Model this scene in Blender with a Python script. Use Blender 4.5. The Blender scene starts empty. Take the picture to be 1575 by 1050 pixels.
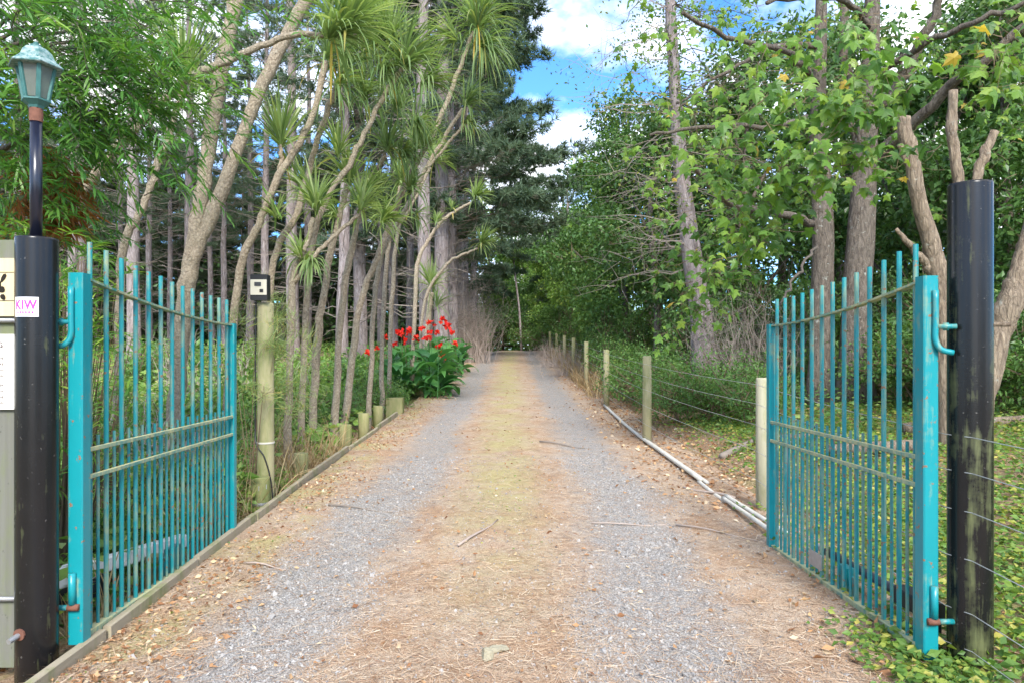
import bpy, math
import numpy as np
from mathutils import Vector

# ------------------------------------------------------------------ camera, sky, sun, exposure
SC = bpy.context.scene
COL = SC.collection
F, CX, HY, CAMZ = 1090.0, 787.5, 548.0, 1.45     # focal length in photo pixels, centre column, eye-level row, eye height
cam_d = bpy.data.cameras.new('camera')
cam_d.sensor_width = 36.0
cam_d.lens = F / 1575 * 36
cam_d.shift_y = (HY - 525.0) / 1575
cam_d.clip_start, cam_d.clip_end = 0.05, 900
cam = bpy.data.objects.new('camera', cam_d)
COL.objects.link(cam)
cam.location = (0, 0, CAMZ)
cam.rotation_euler = (math.radians(90), 0, 0)
SC.camera = cam

SUN_DIR = Vector((0.10, -0.78, 0.62)).normalized()    # towards the sun: behind the viewer, high
world = bpy.data.worlds.new('World')
SC.world = world
world.use_nodes = True
wt = world.node_tree
wt.nodes.clear()
sky = wt.nodes.new('ShaderNodeTexSky')
sky.sky_type = 'NISHITA'
sky.sun_disc = False
sky.sun_elevation = math.asin(SUN_DIR.z)
sky.sun_rotation = math.atan2(SUN_DIR.x, SUN_DIR.y)
sky.air_density, sky.dust_density, sky.ozone_density = 1.0, 0.4, 2.5
tc = wt.nodes.new('ShaderNodeTexCoord')
mp = wt.nodes.new('ShaderNodeMapping')
mp.inputs['Scale'].default_value = (1.0, 1.0, 1.6)
mp.inputs['Location'].default_value = (0.45, 0.2, -0.1)
ns = wt.nodes.new('ShaderNodeTexNoise')
ns.inputs['Scale'].default_value = 3.3
ns.inputs['Detail'].default_value = 9
ns.inputs['Roughness'].default_value = 0.55
cr = wt.nodes.new('ShaderNodeValToRGB')
cr.color_ramp.elements[0].position = 0.45
cr.color_ramp.elements[1].position = 0.60
mx = wt.nodes.new('ShaderNodeMix')
mx.data_type = 'RGBA'
mx.inputs['B'].default_value = (6.2, 6.25, 6.35, 1)       # sunlit cloud
bg = wt.nodes.new('ShaderNodeBackground')
bg.inputs['Strength'].default_value = 0.15
wo = wt.nodes.new('ShaderNodeOutputWorld')
L = wt.links.new
L(tc.outputs['Generated'], mp.inputs['Vector']); L(mp.outputs[0], ns.inputs['Vector'])
L(ns.outputs['Fac'], cr.inputs[0]); L(cr.outputs[0], mx.inputs['Factor'])
tint = wt.nodes.new('ShaderNodeMix'); tint.data_type = 'RGBA'; tint.blend_type = 'MULTIPLY'; tint.inputs['Factor'].default_value = 1.0
tint.inputs['B'].default_value = (.34, .62, .90, 1)      # clean southern air, deep blue
L(sky.outputs[0], tint.inputs['A']); L(tint.outputs['Result'], mx.inputs['A']); L(mx.outputs['Result'], bg.inputs[0]); L(bg.outputs[0], wo.inputs[0])

sun_d = bpy.data.lights.new('sun', 'SUN')
sun_d.energy = 2.5
sun_d.angle = math.radians(18)
sun_d.color = (1.0, 0.95, 0.87)
sun = bpy.data.objects.new('sun', sun_d)
COL.objects.link(sun)
sun.rotation_euler = (-SUN_DIR).to_track_quat('-Z', 'Y').to_euler()

SC.view_settings.view_transform = 'Standard'
SC.view_settings.look = 'None'
SC.view_settings.gamma = 1
SC.view_settings.use_curve_mapping = False
SC.view_settings.exposure = 1.5
SC.render.engine = 'CYCLES'
SC.cycles.use_denoising = True
SC.cycles.max_bounces = 7
SC.cycles.diffuse_bounces = 4
SC.cycles.transmission_bounces = 4
SC.cycles.use_adaptive_sampling = True
SC.cycles.adaptive_threshold = 0.02

RNG = np.random.default_rng(11)
U = lambda a, b, n=None: RNG.uniform(a, b, n)

# ------------------------------------------------------------------ helpers
def P(x, y, Y):
    """the point of the place seen at photo pixel (x, y), at the distance Y down the drive"""
    return np.array([(x - CX) * Y / F, Y, CAMZ - (y - HY) * Y / F])

def sstep(a, b, x):
    t = np.clip((np.asarray(x, float) - a) / (b - a), 0, 1)
    return t * t * (3 - 2 * t)

def road_z(Y):
    return np.interp(Y, [-60, 3.5, 5, 13, 39, 44, 50, 300], [0, 0, .045, .351, 1.66, 1.82, 1.84, 1.84])

def G(X, Y):
    """height of the ground"""
    X = np.asarray(X, float); Y = np.asarray(Y, float)
    z = road_z(Y)
    left = sstep(-2.2, -2.45, X)
    right = np.clip(X - 2.3, 0, 9)
    bump = .035 * np.sin(1.7 * X + .9 * Y) + .03 * np.sin(2.9 * X - 1.3 * Y + 1) + .05 * np.sin(.45 * X + .6 * Y + 2)
    z = z - .13 * left + .085 * right + bump * (sstep(-2.3, -3.2, X) + sstep(2.2, 3.2, X))
    return z

class MB:
    """collects vertices, faces and one random value per vertex; build() links them as one mesh object"""
    def __init__(s):
        s.V, s.R, s.F, s.n = [], [], [], 0
    def add(s, V, faces, rnd=0.5):
        V = np.asarray(V, float).reshape(-1, 3)
        s.V.append(V)
        s.R.append(np.broadcast_to(np.asarray(rnd, float), (len(V),)) if np.ndim(rnd) == 0 else np.asarray(rnd, float))
        for f in faces:
            f = np.asarray(f, int)
            if f.size:
                s.F.append(f + s.n)
        s.n += len(V)
    def mesh(s, name, mat, smooth=False, origin=(0, 0, 0)):
        V = np.concatenate(s.V) - np.asarray(origin, float)
        R = np.concatenate(s.R)
        me = bpy.data.meshes.new(name)
        idx = np.concatenate([f.ravel() for f in s.F])
        tot = np.concatenate([np.full(len(f), f.shape[1]) for f in s.F])
        start = np.concatenate([[0], np.cumsum(tot)[:-1]])
        me.vertices.add(len(V)); me.vertices.foreach_set('co', V.ravel().astype(np.float32))
        me.loops.add(len(idx)); me.loops.foreach_set('vertex_index', idx.astype(np.int32))
        me.polygons.add(len(tot)); me.polygons.foreach_set('loop_start', start.astype(np.int32))
        me.polygons.foreach_set('use_smooth', np.full(len(tot), bool(smooth)))
        at = me.attributes.new('rnd', 'FLOAT', 'POINT')
        at.data.foreach_set('value', R.astype(np.float32))
        me.update(calc_edges=True)
        me.materials.append(mat)
        return me
    def build(s, name, mat, parent=None, smooth=False, origin=None):
        if parent is not None:
            origin = ORG[parent.name]
        elif origin is None:
            V = np.concatenate(s.V)
            origin = ((V[:, 0].min() + V[:, 0].max()) / 2, (V[:, 1].min() + V[:, 1].max()) / 2, V[:, 2].min())
        o = bpy.data.objects.new(name, s.mesh(name, mat, smooth, origin))
        COL.objects.link(o)
        ORG[o.name] = np.asarray(origin, float)
        if parent is not None:
            o.parent = parent
        else:
            o.location = origin
        return o

ORG = {}
def tag(o, label=None, cat=None, group=None, kind=None):
    if label: o['label'] = label
    if cat: o['category'] = cat
    if group: o['group'] = group
    if kind: o['kind'] = kind
    return o

def thing(name, label, cat, loc, group=None):
    o = bpy.data.objects.new(name, None)
    COL.objects.link(o)
    o.location = [float(v) for v in loc]
    o.empty_display_size = .1
    ORG[o.name] = np.asarray(loc, float)
    return tag(o, label, cat, group)

def copy_tree(o, loc=None, rz=0.0, sc=1.0, parent=None, label=None, group=None):
    c = o.copy(); COL.objects.link(c); c.parent = parent
    if loc is not None:
        c.location = [float(v) for v in loc]
        c.rotation_euler = (0, 0, rz)
        c.scale = (sc, sc, sc) if np.isscalar(sc) else sc
    if label: c['label'] = label
    if group: c['group'] = group
    for ch in list(KIDS(o)):
        copy_tree(ch, parent=c)
    return c

def KIDS(o):
    return [x for x in COL.objects if x.parent == o]

def unit(v):
    v = np.asarray(v, float)
    return v / np.maximum(np.linalg.norm(v, axis=-1, keepdims=True), 1e-9)

def perp(D):
    D = np.atleast_2d(unit(D))
    ref = np.where(np.abs(D[:, 2:3]) > .9, np.array([[1., 0, 0]]), np.array([[0, 0, 1.]]))
    u = unit(np.cross(D, ref))
    return u, np.cross(D, u)

def tube(mb, pts, rad, n=8, rnd=.5, cap=True, jit=0.0):
    pts = np.asarray(pts, float); k = len(pts)
    rad = np.broadcast_to(np.asarray(rad, float), (k,))
    D = np.gradient(pts, axis=0)
    u, v = perp(D)
    for i in range(1, k):                       # keep the rings from twisting
        d = unit(D[i]); w = unit(u[i - 1] - d * np.dot(u[i - 1], d)); u[i] = w; v[i] = np.cross(d, w)
    a = np.arange(n) / n * 2 * np.pi
    rr = rad[:, None] * (1 + (RNG.normal(0, jit, (k, n)) if jit else 0))
    V = pts[:, None] + rr[..., None] * (np.cos(a)[None, :, None] * u[:, None] + np.sin(a)[None, :, None] * v[:, None])
    i = np.arange(k - 1)[:, None] * n; j = np.arange(n)[None]; j2 = (j + 1) % n
    Q = np.stack([i + j, i + n + j, i + n + j2, i + j2], -1).reshape(-1, 4)[:, ::-1]
    faces = [Q]
    if cap:
        faces += [np.arange(n)[None], np.arange(n)[None, ::-1] + (k - 1) * n]
        faces = [faces[0], faces[1][:, ::-1], faces[2][:, ::-1]]
    mb.add(V.reshape(-1, 3), faces, rnd)

def spline(pts, m=14):
    """smooth curve through the points (Catmull-Rom)"""
    p = np.asarray(pts, float)
    p = np.vstack([2 * p[0] - p[1], p, 2 * p[-1] - p[-2]])
    out = []
    seg = len(p) - 3
    for t in np.linspace(0, seg - 1e-6, m):
        i = int(t); f = t - i
        a, b, c, d = p[i:i + 4]
        out.append(.5 * (2 * b + (c - a) * f + (2 * a - 5 * b + 4 * c - d) * f * f + (3 * b - a - 3 * c + d) * f ** 3))
    return np.array(out)

def sticks(mb, A, B, r0, r1, rnd=.5, n=3):
    """many thin straight sticks at once"""
    A = np.atleast_2d(A); B = np.atleast_2d(B); N = len(A)
    u, v = perp(B - A)
    r0 = np.broadcast_to(r0, (N,)); r1 = np.broadcast_to(r1, (N,))
    a = np.arange(n) / n * 2 * np.pi
    ring = np.cos(a)[None, :, None] * u[:, None] + np.sin(a)[None, :, None] * v[:, None]
    V = np.concatenate([A[:, None] + ring * r0[:, None, None], B[:, None] + ring * r1[:, None, None]], 1)
    j = np.arange(n); j2 = (j + 1) % n
    q = np.stack([j, j2, j2 + n, j + n], -1)
    Q = (q[None] + (np.arange(N) * 2 * n)[:, None, None]).reshape(-1, 4)
    rnd = np.broadcast_to(rnd, (N,))
    mb.add(V.reshape(-1, 3), [Q], np.repeat(rnd, 2 * n))

def bent_sticks(mb, A, D, Ln, sag, r0, segs=3, rnd=.5):
    """thin curved twigs: start A, direction D, length Ln, end shifted by sag*Ln in z"""
    A = np.atleast_2d(A); D = unit(D); N = len(A)
    Ln = np.broadcast_to(Ln, (N,)); sag = np.broadcast_to(sag, (N,)); r0 = np.broadcast_to(r0, (N,))
    prev = A
    for k in range(1, segs + 1):
        t = k / segs
        nx = A + D * (Ln * t)[:, None] + np.array([0, 0, 1.]) * (sag * Ln * t * t)[:, None]
        nx = nx + RNG.normal(0, .03, (N, 3)) * Ln[:, None]
        sticks(mb, prev, nx, r0 * (1 - (k - 1) / segs * .8), r0 * (1 - k / segs * .8), rnd)
        prev = nx
    return prev

def cbox(mb, c, ux, uy, uz, hx, hy, hz, ch=0.0, rnd=.5):
    """box with chamfered long edges (long axis uz)"""
    c = np.asarray(c, float); ux, uy, uz = unit(ux), unit(uy), unit(uz)
    ch = min(ch, hx * .9, hy * .9)
    if ch > 0:
        pr = [(hx - ch, -hy), (hx, -hy + ch), (hx, hy - ch), (hx - ch, hy), (-hx + ch, hy), (-hx, hy - ch), (-hx, -hy + ch), (-hx + ch, -hy)]
    else:
        pr = [(hx, -hy), (hx, hy), (-hx, hy), (-hx, -hy)]
    n = len(pr)
    ring = np.array([ux * a + uy * b for a, b in pr])
    V = np.concatenate([c + ring - uz * hz, c + ring + uz * hz])
    j = np.arange(n); j2 = (j + 1) % n
    flip = np.dot(np.cross(ux, uy), uz) < 0
    Q = np.stack([j, j2, j2 + n, j + n], -1); e0 = j[None, ::-1]; e1 = j[None] + n
    if flip: Q, e0, e1 = Q[:, ::-1], e0[:, ::-1], e1[:, ::-1]
    mb.add(V, [Q, e0, e1], rnd)

EX, EY, EZ = np.eye(3)

def lathe(mb, c, prof, n=24, rnd=.5, rot=0.0, axis=None):
    """(radius, height) profile turned about a vertical axis; n = 6 makes a hexagon"""
    c = np.asarray(c, float)
    a = np.arange(n) / n * 2 * np.pi + rot
    k = len(prof)
    V = np.array([[c[0] + r * math.cos(t), c[1] + r * math.sin(t), c[2] + z] for r, z in prof for t in a])
    i = np.arange(k - 1)[:, None] * n; j = np.arange(n)[None]; j2 = (j + 1) % n
    Q = np.stack([i + j, i + j2, i + n + j2, i + n + j], -1).reshape(-1, 4)
    mb.add(V, [Q, np.arange(n)[None, ::-1], np.arange(n)[None] + (k - 1) * n], rnd)

# leaf templates: length 1 along +y, normal +z
def T(v, f): return np.array(v, float), [np.array(x, int) for x in f]
T_NEEDLE = T([(-.5, 0, 0), (.5, 0, 0), (0, 1, 0)], [[[0, 1, 2]]])
T_OVATE = T([(0, 0, 0), (.27, .42, .07), (0, 1, -.06), (-.27, .42, .07), (0, .45, 0)], [[[0, 1, 4], [1, 2, 4], [0, 4, 3], [4, 2, 3]]])
T_DIAM = T([(0, 0, 0), (.28, .45, .06), (0, 1, -.04), (-.28, .45, .06)], [[[0, 1, 2], [0, 2, 3]]])
T_LANCE = T([(0, 0, 0), (.05, .3, .012), (.045, .65, -.02), (0, 1, -.12), (-.045, .65, -.02), (-.05, .3, .012)], [[[0, 1, 5], [4, 2, 3]], [[1, 2, 4, 5]]])
_mo = [(0, .02), (.16, -.06), (.40, -.03), (.31, .16), (.50, .27), (.66, .52), (.40, .47), (.27, .50), (.22, .68), (.10, .80), (0, 1.0)]
_mo = _mo + [(-x, y) for x, y in _mo[-2:0:-1]]
T_MAPLE = T([(0, .30, .05)] + [(x, y, -.34 * abs(x) - .22 * max(0, y - .4)) for x, y in _mo],
            [[[0, 1 + i, 1 + (i + 1) % len(_mo)] for i in range(len(_mo))]])
T_ROUND = T([(0, 0, .0)] + [(.5 * math.sin(t) * (1 if t else 1), .5 - .5 * math.cos(t), .05) for t in np.linspace(.5, 5.78, 8)], [[[0, i, i + 1] for i in range(1, 8)]])

def leaves(mb, tpl, pos, d, nrm, s, rnd=None, wid=1.0):
    tv, tf = tpl
    pos = np.atleast_2d(pos); N = len(pos)
    y = unit(d); x = unit(np.cross(y, nrm)); z = np.cross(x, y)
    s = np.broadcast_to(s, (N,)); wid = np.broadcast_to(wid, (N,))
    V = pos[:, None] + s[:, None, None] * (tv[None, :, 0:1] * wid[:, None, None] * x[:, None] + tv[None, :, 1:2] * y[:, None] + tv[None, :, 2:3] * z[:, None])
    k = len(tv)
    off = (np.arange(N) * k)[:, None, None]
    if rnd is None: rnd = RNG.random(N)
    mb.add(V.reshape(-1, 3), [(f[None] + off).reshape(-1, f.shape[1]) for f in tf], np.repeat(rnd, k))

def rdir(n, zb=0.0, zs=1.0):
    v = RNG.normal(0, 1, (n, 3)); v[:, 2] = v[:, 2] * zs + zb
    return unit(v)

def blades(mb, C, D, Ln, W, droop, segs=5, rnd=None, prof=None, up=None, fold=0.0):
    """strap leaves: start C, direction D, bending down under their weight"""
    C = np.atleast_2d(C); N = len(C); D = unit(D)
    Ln = np.broadcast_to(Ln, (N,)); W = np.broadcast_to(W, (N,)); droop = np.broadcast_to(droop, (N,))
    prof = np.array(prof if prof is not None else np.interp(np.linspace(0, 1, segs + 1), [0, .25, .6, 1], [.55, 1, .85, .06]))
    t = np.linspace(0, 1, segs + 1)
    step = (Ln / segs)[:, None]
    d = D.copy(); p = C.copy(); pts = [p]
    for k in range(segs):
        d = unit(d + np.array([0, 0, -1.]) * (droop / segs * (.4 + 1.6 * t[k + 1]))[:, None])
        p = p + d * step; pts.append(p)
    pts = np.stack(pts, 1)                         # N, S+1, 3
    side = unit(np.cross(D, np.array([0, 0, 1.]) + RNG.normal(0, .25, (N, 3))))
    off = side[:, None] * (W[:, None] * prof[None] * .5)[..., None]
    V = np.stack([pts - off, pts + off], 2).reshape(N, -1, 3)
    S = segs + 1
    q = np.array([[2 * k, 2 * k + 1, 2 * k + 3, 2 * k + 2] for k in range(segs)])
    Q = (q[None] + (np.arange(N) * 2 * S)[:, None, None]).reshape(-1, 4)
    if rnd is None: rnd = RNG.random(N)
    mb.add(V.reshape(-1, 3), [Q], np.repeat(rnd, 2 * S))

def text_verts(s, size, bold=.02):
    cu = bpy.data.curves.new('t', 'FONT'); cu.body = s; cu.size = size; cu.offset = size * bold; cu.space_character = 1.12
    ob = bpy.data.objects.new('t', cu); COL.objects.link(ob)
    dg = bpy.context.evaluated_depsgraph_get()
    me = bpy.data.meshes.new_from_object(ob.evaluated_get(dg))
    V = np.zeros(len(me.vertices) * 3); me.vertices.foreach_get('co', V)
    Fs = [np.array([list(p.vertices)]) for p in me.polygons]
    bpy.data.objects.remove(ob); bpy.data.meshes.remove(me); bpy.data.curves.remove(cu)
    return V.reshape(-1, 3), Fs

# ------------------------------------------------------------------ materials
class NT:
    def __init__(s, name):
        s.m = bpy.data.materials.new(name); s.m.use_nodes = True
        s.t = s.m.node_tree; s.t.nodes.clear()
        s.out = s.n('ShaderNodeOutputMaterial')
    def n(s, typ, **kw):
        x = s.t.nodes.new(typ)
        for k, v in kw.items(): setattr(x, k, v)
        return x
    def l(s, a, b): s.t.links.new(a, b)
    def val(s, sock, v):
        if hasattr(v, 'is_output'): s.l(v, sock)
        else: sock.default_value = v
    def obj(s, scale=(1, 1, 1), kind='Object'):
        c = s.n('ShaderNodeTexCoord'); m = s.n('ShaderNodeMapping')
        m.inputs['Scale'].default_value = scale
        s.l(c.outputs[kind], m.inputs['Vector']); return m.outputs[0]
    def pos(s, scale=(1, 1, 1)):
        c = s.n('ShaderNodeNewGeometry'); m = s.n('ShaderNodeMapping')
        m.inputs['Scale'].default_value = scale
        s.l(c.outputs['Position'], m.inputs['Vector']); return m.outputs[0]
    def noise(s, vec, scale=5, detail=6, rough=.6, dist=0.0):
        x = s.n('ShaderNodeTexNoise')
        x.inputs['Scale'].default_value = scale; x.inputs['Detail'].default_value = detail
        x.inputs['Roughness'].default_value = rough; x.inputs['Distortion'].default_value = dist
        s.l(vec, x.inputs['Vector']); return x.outputs['Fac']
    def voro(s, vec, scale=5, feat='F1', out='Distance'):
        x = s.n('ShaderNodeTexVoronoi', feature=feat)
        x.inputs['Scale'].default_value = scale; s.l(vec, x.inputs['Vector']); return x.outputs[out]
    def ramp(s, fac, stops):
        x = s.n('ShaderNodeValToRGB'); e = x.color_ramp.elements
        while len(e) < len(stops): e.new(.5)
        for q, (p, c) in zip(e, stops):
            q.position = p; q.color = (c, c, c, 1) if np.isscalar(c) else (*c, 1)
        s.l(fac, x.inputs[0]); return x.outputs[0]
    def mix(s, fac, a, b, mode='MIX'):
        x = s.n('ShaderNodeMix', data_type='RGBA', blend_type=mode)
        s.val(x.inputs['Factor'], fac)
        for k, v in (('A', a), ('B', b)):
            if hasattr(v, 'is_output'): s.l(v, x.inputs[k])
            else: x.inputs[k].default_value = (*v, 1)
        return x.outputs['Result']
    def math(s, op, a, b=0.0, c=None):
        x = s.n('ShaderNodeMath', operation=op)
        s.val(x.inputs[0], a); s.val(x.inputs[1], b)
        if c is not None: s.val(x.inputs[2], c)
        return x.outputs[0]
    def sep(s, vec):
        x = s.n('ShaderNodeSeparateXYZ'); s.l(vec, x.inputs[0]); return x.outputs
    def attr(s, name='rnd'):
        x = s.n('ShaderNodeAttribute', attribute_name=name); return x.outputs['Fac']
    def orand(s):
        return s.n('ShaderNodeObjectInfo').outputs['Random']
    def bump(s, h, strength=.5, dist=.01):
        x = s.n('ShaderNodeBump'); x.inputs['Strength'].default_value = strength; x.inputs['Distance'].default_value = dist
        s.l(h, x.inputs['Height']); return x.outputs[0]
    def pbr(s, col, rough=.8, spec=.4, bump=None, metal=0.0):
        b = s.n('ShaderNodeBsdfPrincipled')
        if hasattr(col, 'is_output'): s.l(col, b.inputs['Base Color'])
        else: b.inputs['Base Color'].default_value = (*col, 1)
        s.val(b.inputs['Roughness'], rough); b.inputs['Specular IOR Level'].default_value = spec
        s.val(b.inputs['Metallic'], metal)
        if bump is not None: s.l(bump, b.inputs['Normal'])
        return b
    def done(s, sh):
        s.l(sh.outputs[0] if hasattr(sh, 'outputs') else sh, s.out.inputs['Surface']); return s.m

def m_leaf(name, stops, rough=.45, trans=.35, spec=.35, tcol=1.25, patch=.25):
    """leaf colours picked leaf by leaf, with light passing through the blade"""
    t = NT(name)
    c = t.ramp(t.attr(), stops)
    ns_ = t.noise(t.pos(), 1.3, 2)
    c = t.mix(t.math('MULTIPLY', t.math('SUBTRACT', ns_, .5), patch * 4), c, t.mix(1.0, c, (1.35, 1.2, .7), 'MULTIPLY'))
    b = t.pbr(c, rough, spec)
    tr = t.n('ShaderNodeBsdfTranslucent')
    t.l(t.mix(1.0, c, (tcol, tcol * 1.05, tcol * .55), 'MULTIPLY'), tr.inputs['Color'])
    ms = t.n('ShaderNodeMixShader'); ms.inputs[0].default_value = trans
    t.l(b.outputs[0], ms.inputs[1]); t.l(tr.outputs[0], ms.inputs[2])
    return t.done(ms)

def m_bark(name, c0, c1, c2=None, sx=14, sz=3.0, bump=.8, lichen=0.0, dist=.03, crack=0.0):
    t = NT(name)
    v = t.pos((sx, sx, sz))
    a = t.noise(v, 1.0, 8, .68, .6)
    b = t.noise(t.pos(), 1.7, 4)
    c = t.ramp(a, [(.36, c0), (.5, tuple((p_ + q_) * .5 for p_, q_ in zip(c0, c1))), (.62, c1)])
    if c2 is not None: c = t.mix(t.ramp(b, [(.42, 0.), (.62, .55)]), c, c2)
    wv = t.n('ShaderNodeMix', data_type='VECTOR'); wv.inputs['Factor'].default_value = .35
    nz_ = t.n('ShaderNodeTexNoise'); nz_.inputs['Scale'].default_value = 1.6; nz_.inputs['Detail'].default_value = 5; t.l(v, nz_.inputs['Vector']); t.l(v, wv.inputs['A']); t.l(nz_.outputs['Color'], wv.inputs['B'])
    crk = t.math('MULTIPLY', t.ramp(t.voro(wv.outputs['Result'], 1.3, 'DISTANCE_TO_EDGE'), [(.02, 1.), (.14, 0.)]), t.math('MULTIPLY', t.ramp(b, [(.35, .2), (.6, 1.)]), crack))
    c = t.mix(crk, c, tuple(x * .5 for x in c0))
    if lichen:
        c = t.mix(t.ramp(t.noise(t.pos(), 9, 6, .7), [(.60, 0.), (.68, lichen)]), c, (.42, .44, .38))
    fine = t.noise(t.pos((40, 40, 14)), 1.0, 6, .7)
    h = t.math('SUBTRACT', t.math('ADD', a, t.math('MULTIPLY', fine, .4)), t.math('MULTIPLY', crk, .35))
    return t.done(t.pbr(c, .9, .2, t.bump(h, bump, dist)))

def m_simple(name, col, rough=.6, spec=.4, var=.25, scale=8, bump=0.0, metal=0.0, rnd=False):
    t = NT(name)
    f = t.noise(t.pos(), scale, 6, .65)
    c = t.mix(f, tuple(x * (1 - var) for x in col), tuple(min(1, x * (1 + var)) for x in col))
    if rnd:
        c = t.mix(t.attr(), c, t.mix(1.0, c, (.6, .6, .6), 'MULTIPLY'))
    return t.done(t.pbr(c, rough, spec, t.bump(t.noise(t.pos(), scale * 8, 5), bump, .004) if bump else None, metal))

def m_paint(name, col, moss=.15, up=.0, rust=.03):
    """weathered teal paint: algae film with its own patches, chips of rust"""
    t = NT(name)
    p = t.pos()
    v = t.noise(p, 3.5, 6, .6)
    c = t.mix(v, tuple(x * .86 for x in col), tuple(min(1, x * 1.12) for x in col))
    streak = t.noise(t.pos((30, 30, 2.2)), 1.0, 6, .6)
    al = t.ramp(t.math('ADD', t.math('MULTIPLY', streak, .55), t.math('MULTIPLY', t.noise(p, 6, 6, .7), .45)), [(.62 - moss * .5, 0.), (.74 - moss * .35, .85)])
    if up:
        g = t.n('ShaderNodeNewGeometry')
        nz = t.sep(g.outputs['Normal'])[2]
        al = t.math('MAXIMUM', al, t.math('MULTIPLY', t.ramp(nz, [(.2, 0.), (.75, up)]), t.ramp(t.noise(p, 14, 5), [(.25, .35), (.55, 1.)])))
    c = t.mix(al, c, (.47, .43, .21) if up else (.27, .29, .15))
    ru = t.ramp(t.noise(p, 26, 4, .6), [(.72 - rust, 0.), (.76 - rust, .9)])
    c = t.mix(ru, c, (.24, .11, .05))
    h = t.math('ADD', t.noise(p, 60, 4), t.math('MULTIPLY', ru, 1.0))
    return t.done(t.pbr(c, t.math('ADD', .33, t.math('MULTIPLY', al, .5)), .5, t.bump(h, .25, .002)))

def m_pole(name, algae):
    """black plastic sleeve over a pole, with algae streaks"""
    t = NT(name)
    p = t.pos()
    st = t.noise(t.pos((22, 22, 1.6)), 1.0, 8, .65)
    bl = t.noise(p, 7, 8, .7)
    z = t.sep(p)[2]
    m = t.math('ADD', t.math('MULTIPLY', st, .6), t.math('MULTIPLY', bl, .4))
    m = t.math('ADD', m, t.math('MULTIPLY', t.math('SUBTRACT', .9, z), .05 if algae else .035))
    al = t.ramp(m, [(.51 if algae else .58, 0.), (.65 if algae else .74, .8)])
    c = t.mix(bl, (.005, .005, .006), (.014, .0135, .014))
    c = t.mix(al, c, t.mix(st, (.075, .09, .035), (.165, .18, .07)))
    sp = t.ramp(t.noise(p, 55, 3, .5), [(.70, 0.), (.76, .4)])
    c = t.mix(sp, c, (.22, .21, .19))
    ring = t.n('ShaderNodeTexWave', bands_direction='Z'); ring.inputs['Scale'].default_value = 26; ring.inputs['Distortion'].default_value = 1.2
    t.l(p, ring.inputs['Vector'])
    h = t.math('ADD', t.math('MULTIPLY', ring.outputs['Fac'], .35), t.math('ADD', t.noise(p, 70, 4), t.math('MULTIPLY', al, .8)))
    return t.done(t.pbr(c, t.math('ADD', .25, t.math('MULTIPLY', al, .5)), .38, t.bump(h, .06, .003)))

def m_wood(name, c0, c1, green=0.0, sz=1.2, axis='z', gcol=(.16, .19, .06)):
    t = NT(name)
    s = (26, 26, sz) if axis == 'z' else (26, sz, 26)
    a = t.noise(t.pos(s), 1.0, 7, .6, .5)
    c = t.mix(a, c0, c1)
    if green:
        c = t.mix(t.ramp(t.noise(t.pos((5, 5, 1.5)), 1.0, 6, .65), [(.55 - green * .3, 0.), (.72 - green * .2, .85)]), c, gcol)
    c = t.mix(t.ramp(t.noise(t.pos(), 30, 3), [(.66, 0.), (.72, .5)]), c, tuple(x * .4 for x in c0))
    return t.done(t.pbr(c, .85, .25, t.bump(a, .5, .006)))

TEAL = (.0, .30, .36)
M = {}
M['teal'] = m_paint('teal_paint', (.006, .235, .265), .17, 0.0, .075)
M['teal_bar'] = m_paint('teal_paint_bars', (.008, .215, .235), .27, 0.0, .10)
M['teal_moss'] = m_paint('teal_paint_mossy', (.02, .20, .20), .46, .95, .07)
M['rust'] = m_simple('rusty_steel', (.17, .075, .05), .85, .3, .5, 40, .5)
M['pole_l'] = m_pole('black_sleeve', False)
M['pole_r'] = m_pole('black_sleeve_algae', True)
M['lamp_pole'] = m_simple('dark_blue_black_paint', (.008, .010, .022), .28, .6, .3, 5, .1)
M['verdigris'] = m_simple('weathered_green_metal', (.035, .13, .12), .55, .5, .5, 30, .3)
t = NT('chalky_green_metal')
_f = t.noise(t.pos(), 45, 6, .7)
M['chalk'] = t.done(t.pbr(t.mix(t.ramp(_f, [(.40, 0.), (.64, .85)]), (.045, .14, .135), (.34, .41, .40)), .7, .4, t.bump(_f, .3, .003)))
t = NT('frosted_lamp_glass')
_f = t.noise(t.pos(), 26, 5, .6)
_b = t.pbr(t.mix(_f, (.42, .47, .40), (.66, .70, .62)), .35, .5, t.bump(t.noise(t.pos(), 160, 2), .4, .003))
_b.inputs['Transmission Weight'].default_value = .88
M['lampglass'] = t.done(_b)
M['galv'] = m_simple('galvanised_steel', (.42, .43, .44), .45, .5, .25, 25, .15, .7)
M['wire'] = m_simple('fence_wire', (.40, .40, .39), .5, .5, .2, 8, 0, .4)
M['white'] = m_simple('weathered_white_paint', (.74, .72, .68), .55, .4, .10, 12, .15)
M['pvc'] = m_simple('dirty_white_plastic', (.56, .53, .46), .6, .3, .40, 9, .2)
M['black'] = m_simple('black_plastic', (.016, .016, .018), .42, .5, .3, 12)
M['tube_grey'] = m_simple('dark_grey_tube', (.045, .047, .055), .4, .5, .3, 12)
M['post'] = m_wood('treated_pine_post', (.26, .23, .12), (.40, .37, .22), .25)
M['post_grey'] = m_wood('grey_pine_post', (.30, .28, .19), (.45, .42, .30), .15)
M['stub'] = m_wood('mossy_pine_stub', (.22, .20, .09), (.36, .33, .17), .45)
M['edging'] = m_wood('weathered_edging', (.22, .18, .12), (.40, .35, .26), .2, axis='y')
M['fence'] = m_wood('algae_fence_board', (.10, .10, .085), (.20, .20, .165), .35, .8, gcol=(.14, .17, .06))
M['plaque'] = m_wood('pale_wood_plaque', (.55, .43, .24), (.70, .58, .37), 0, .8)
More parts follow.
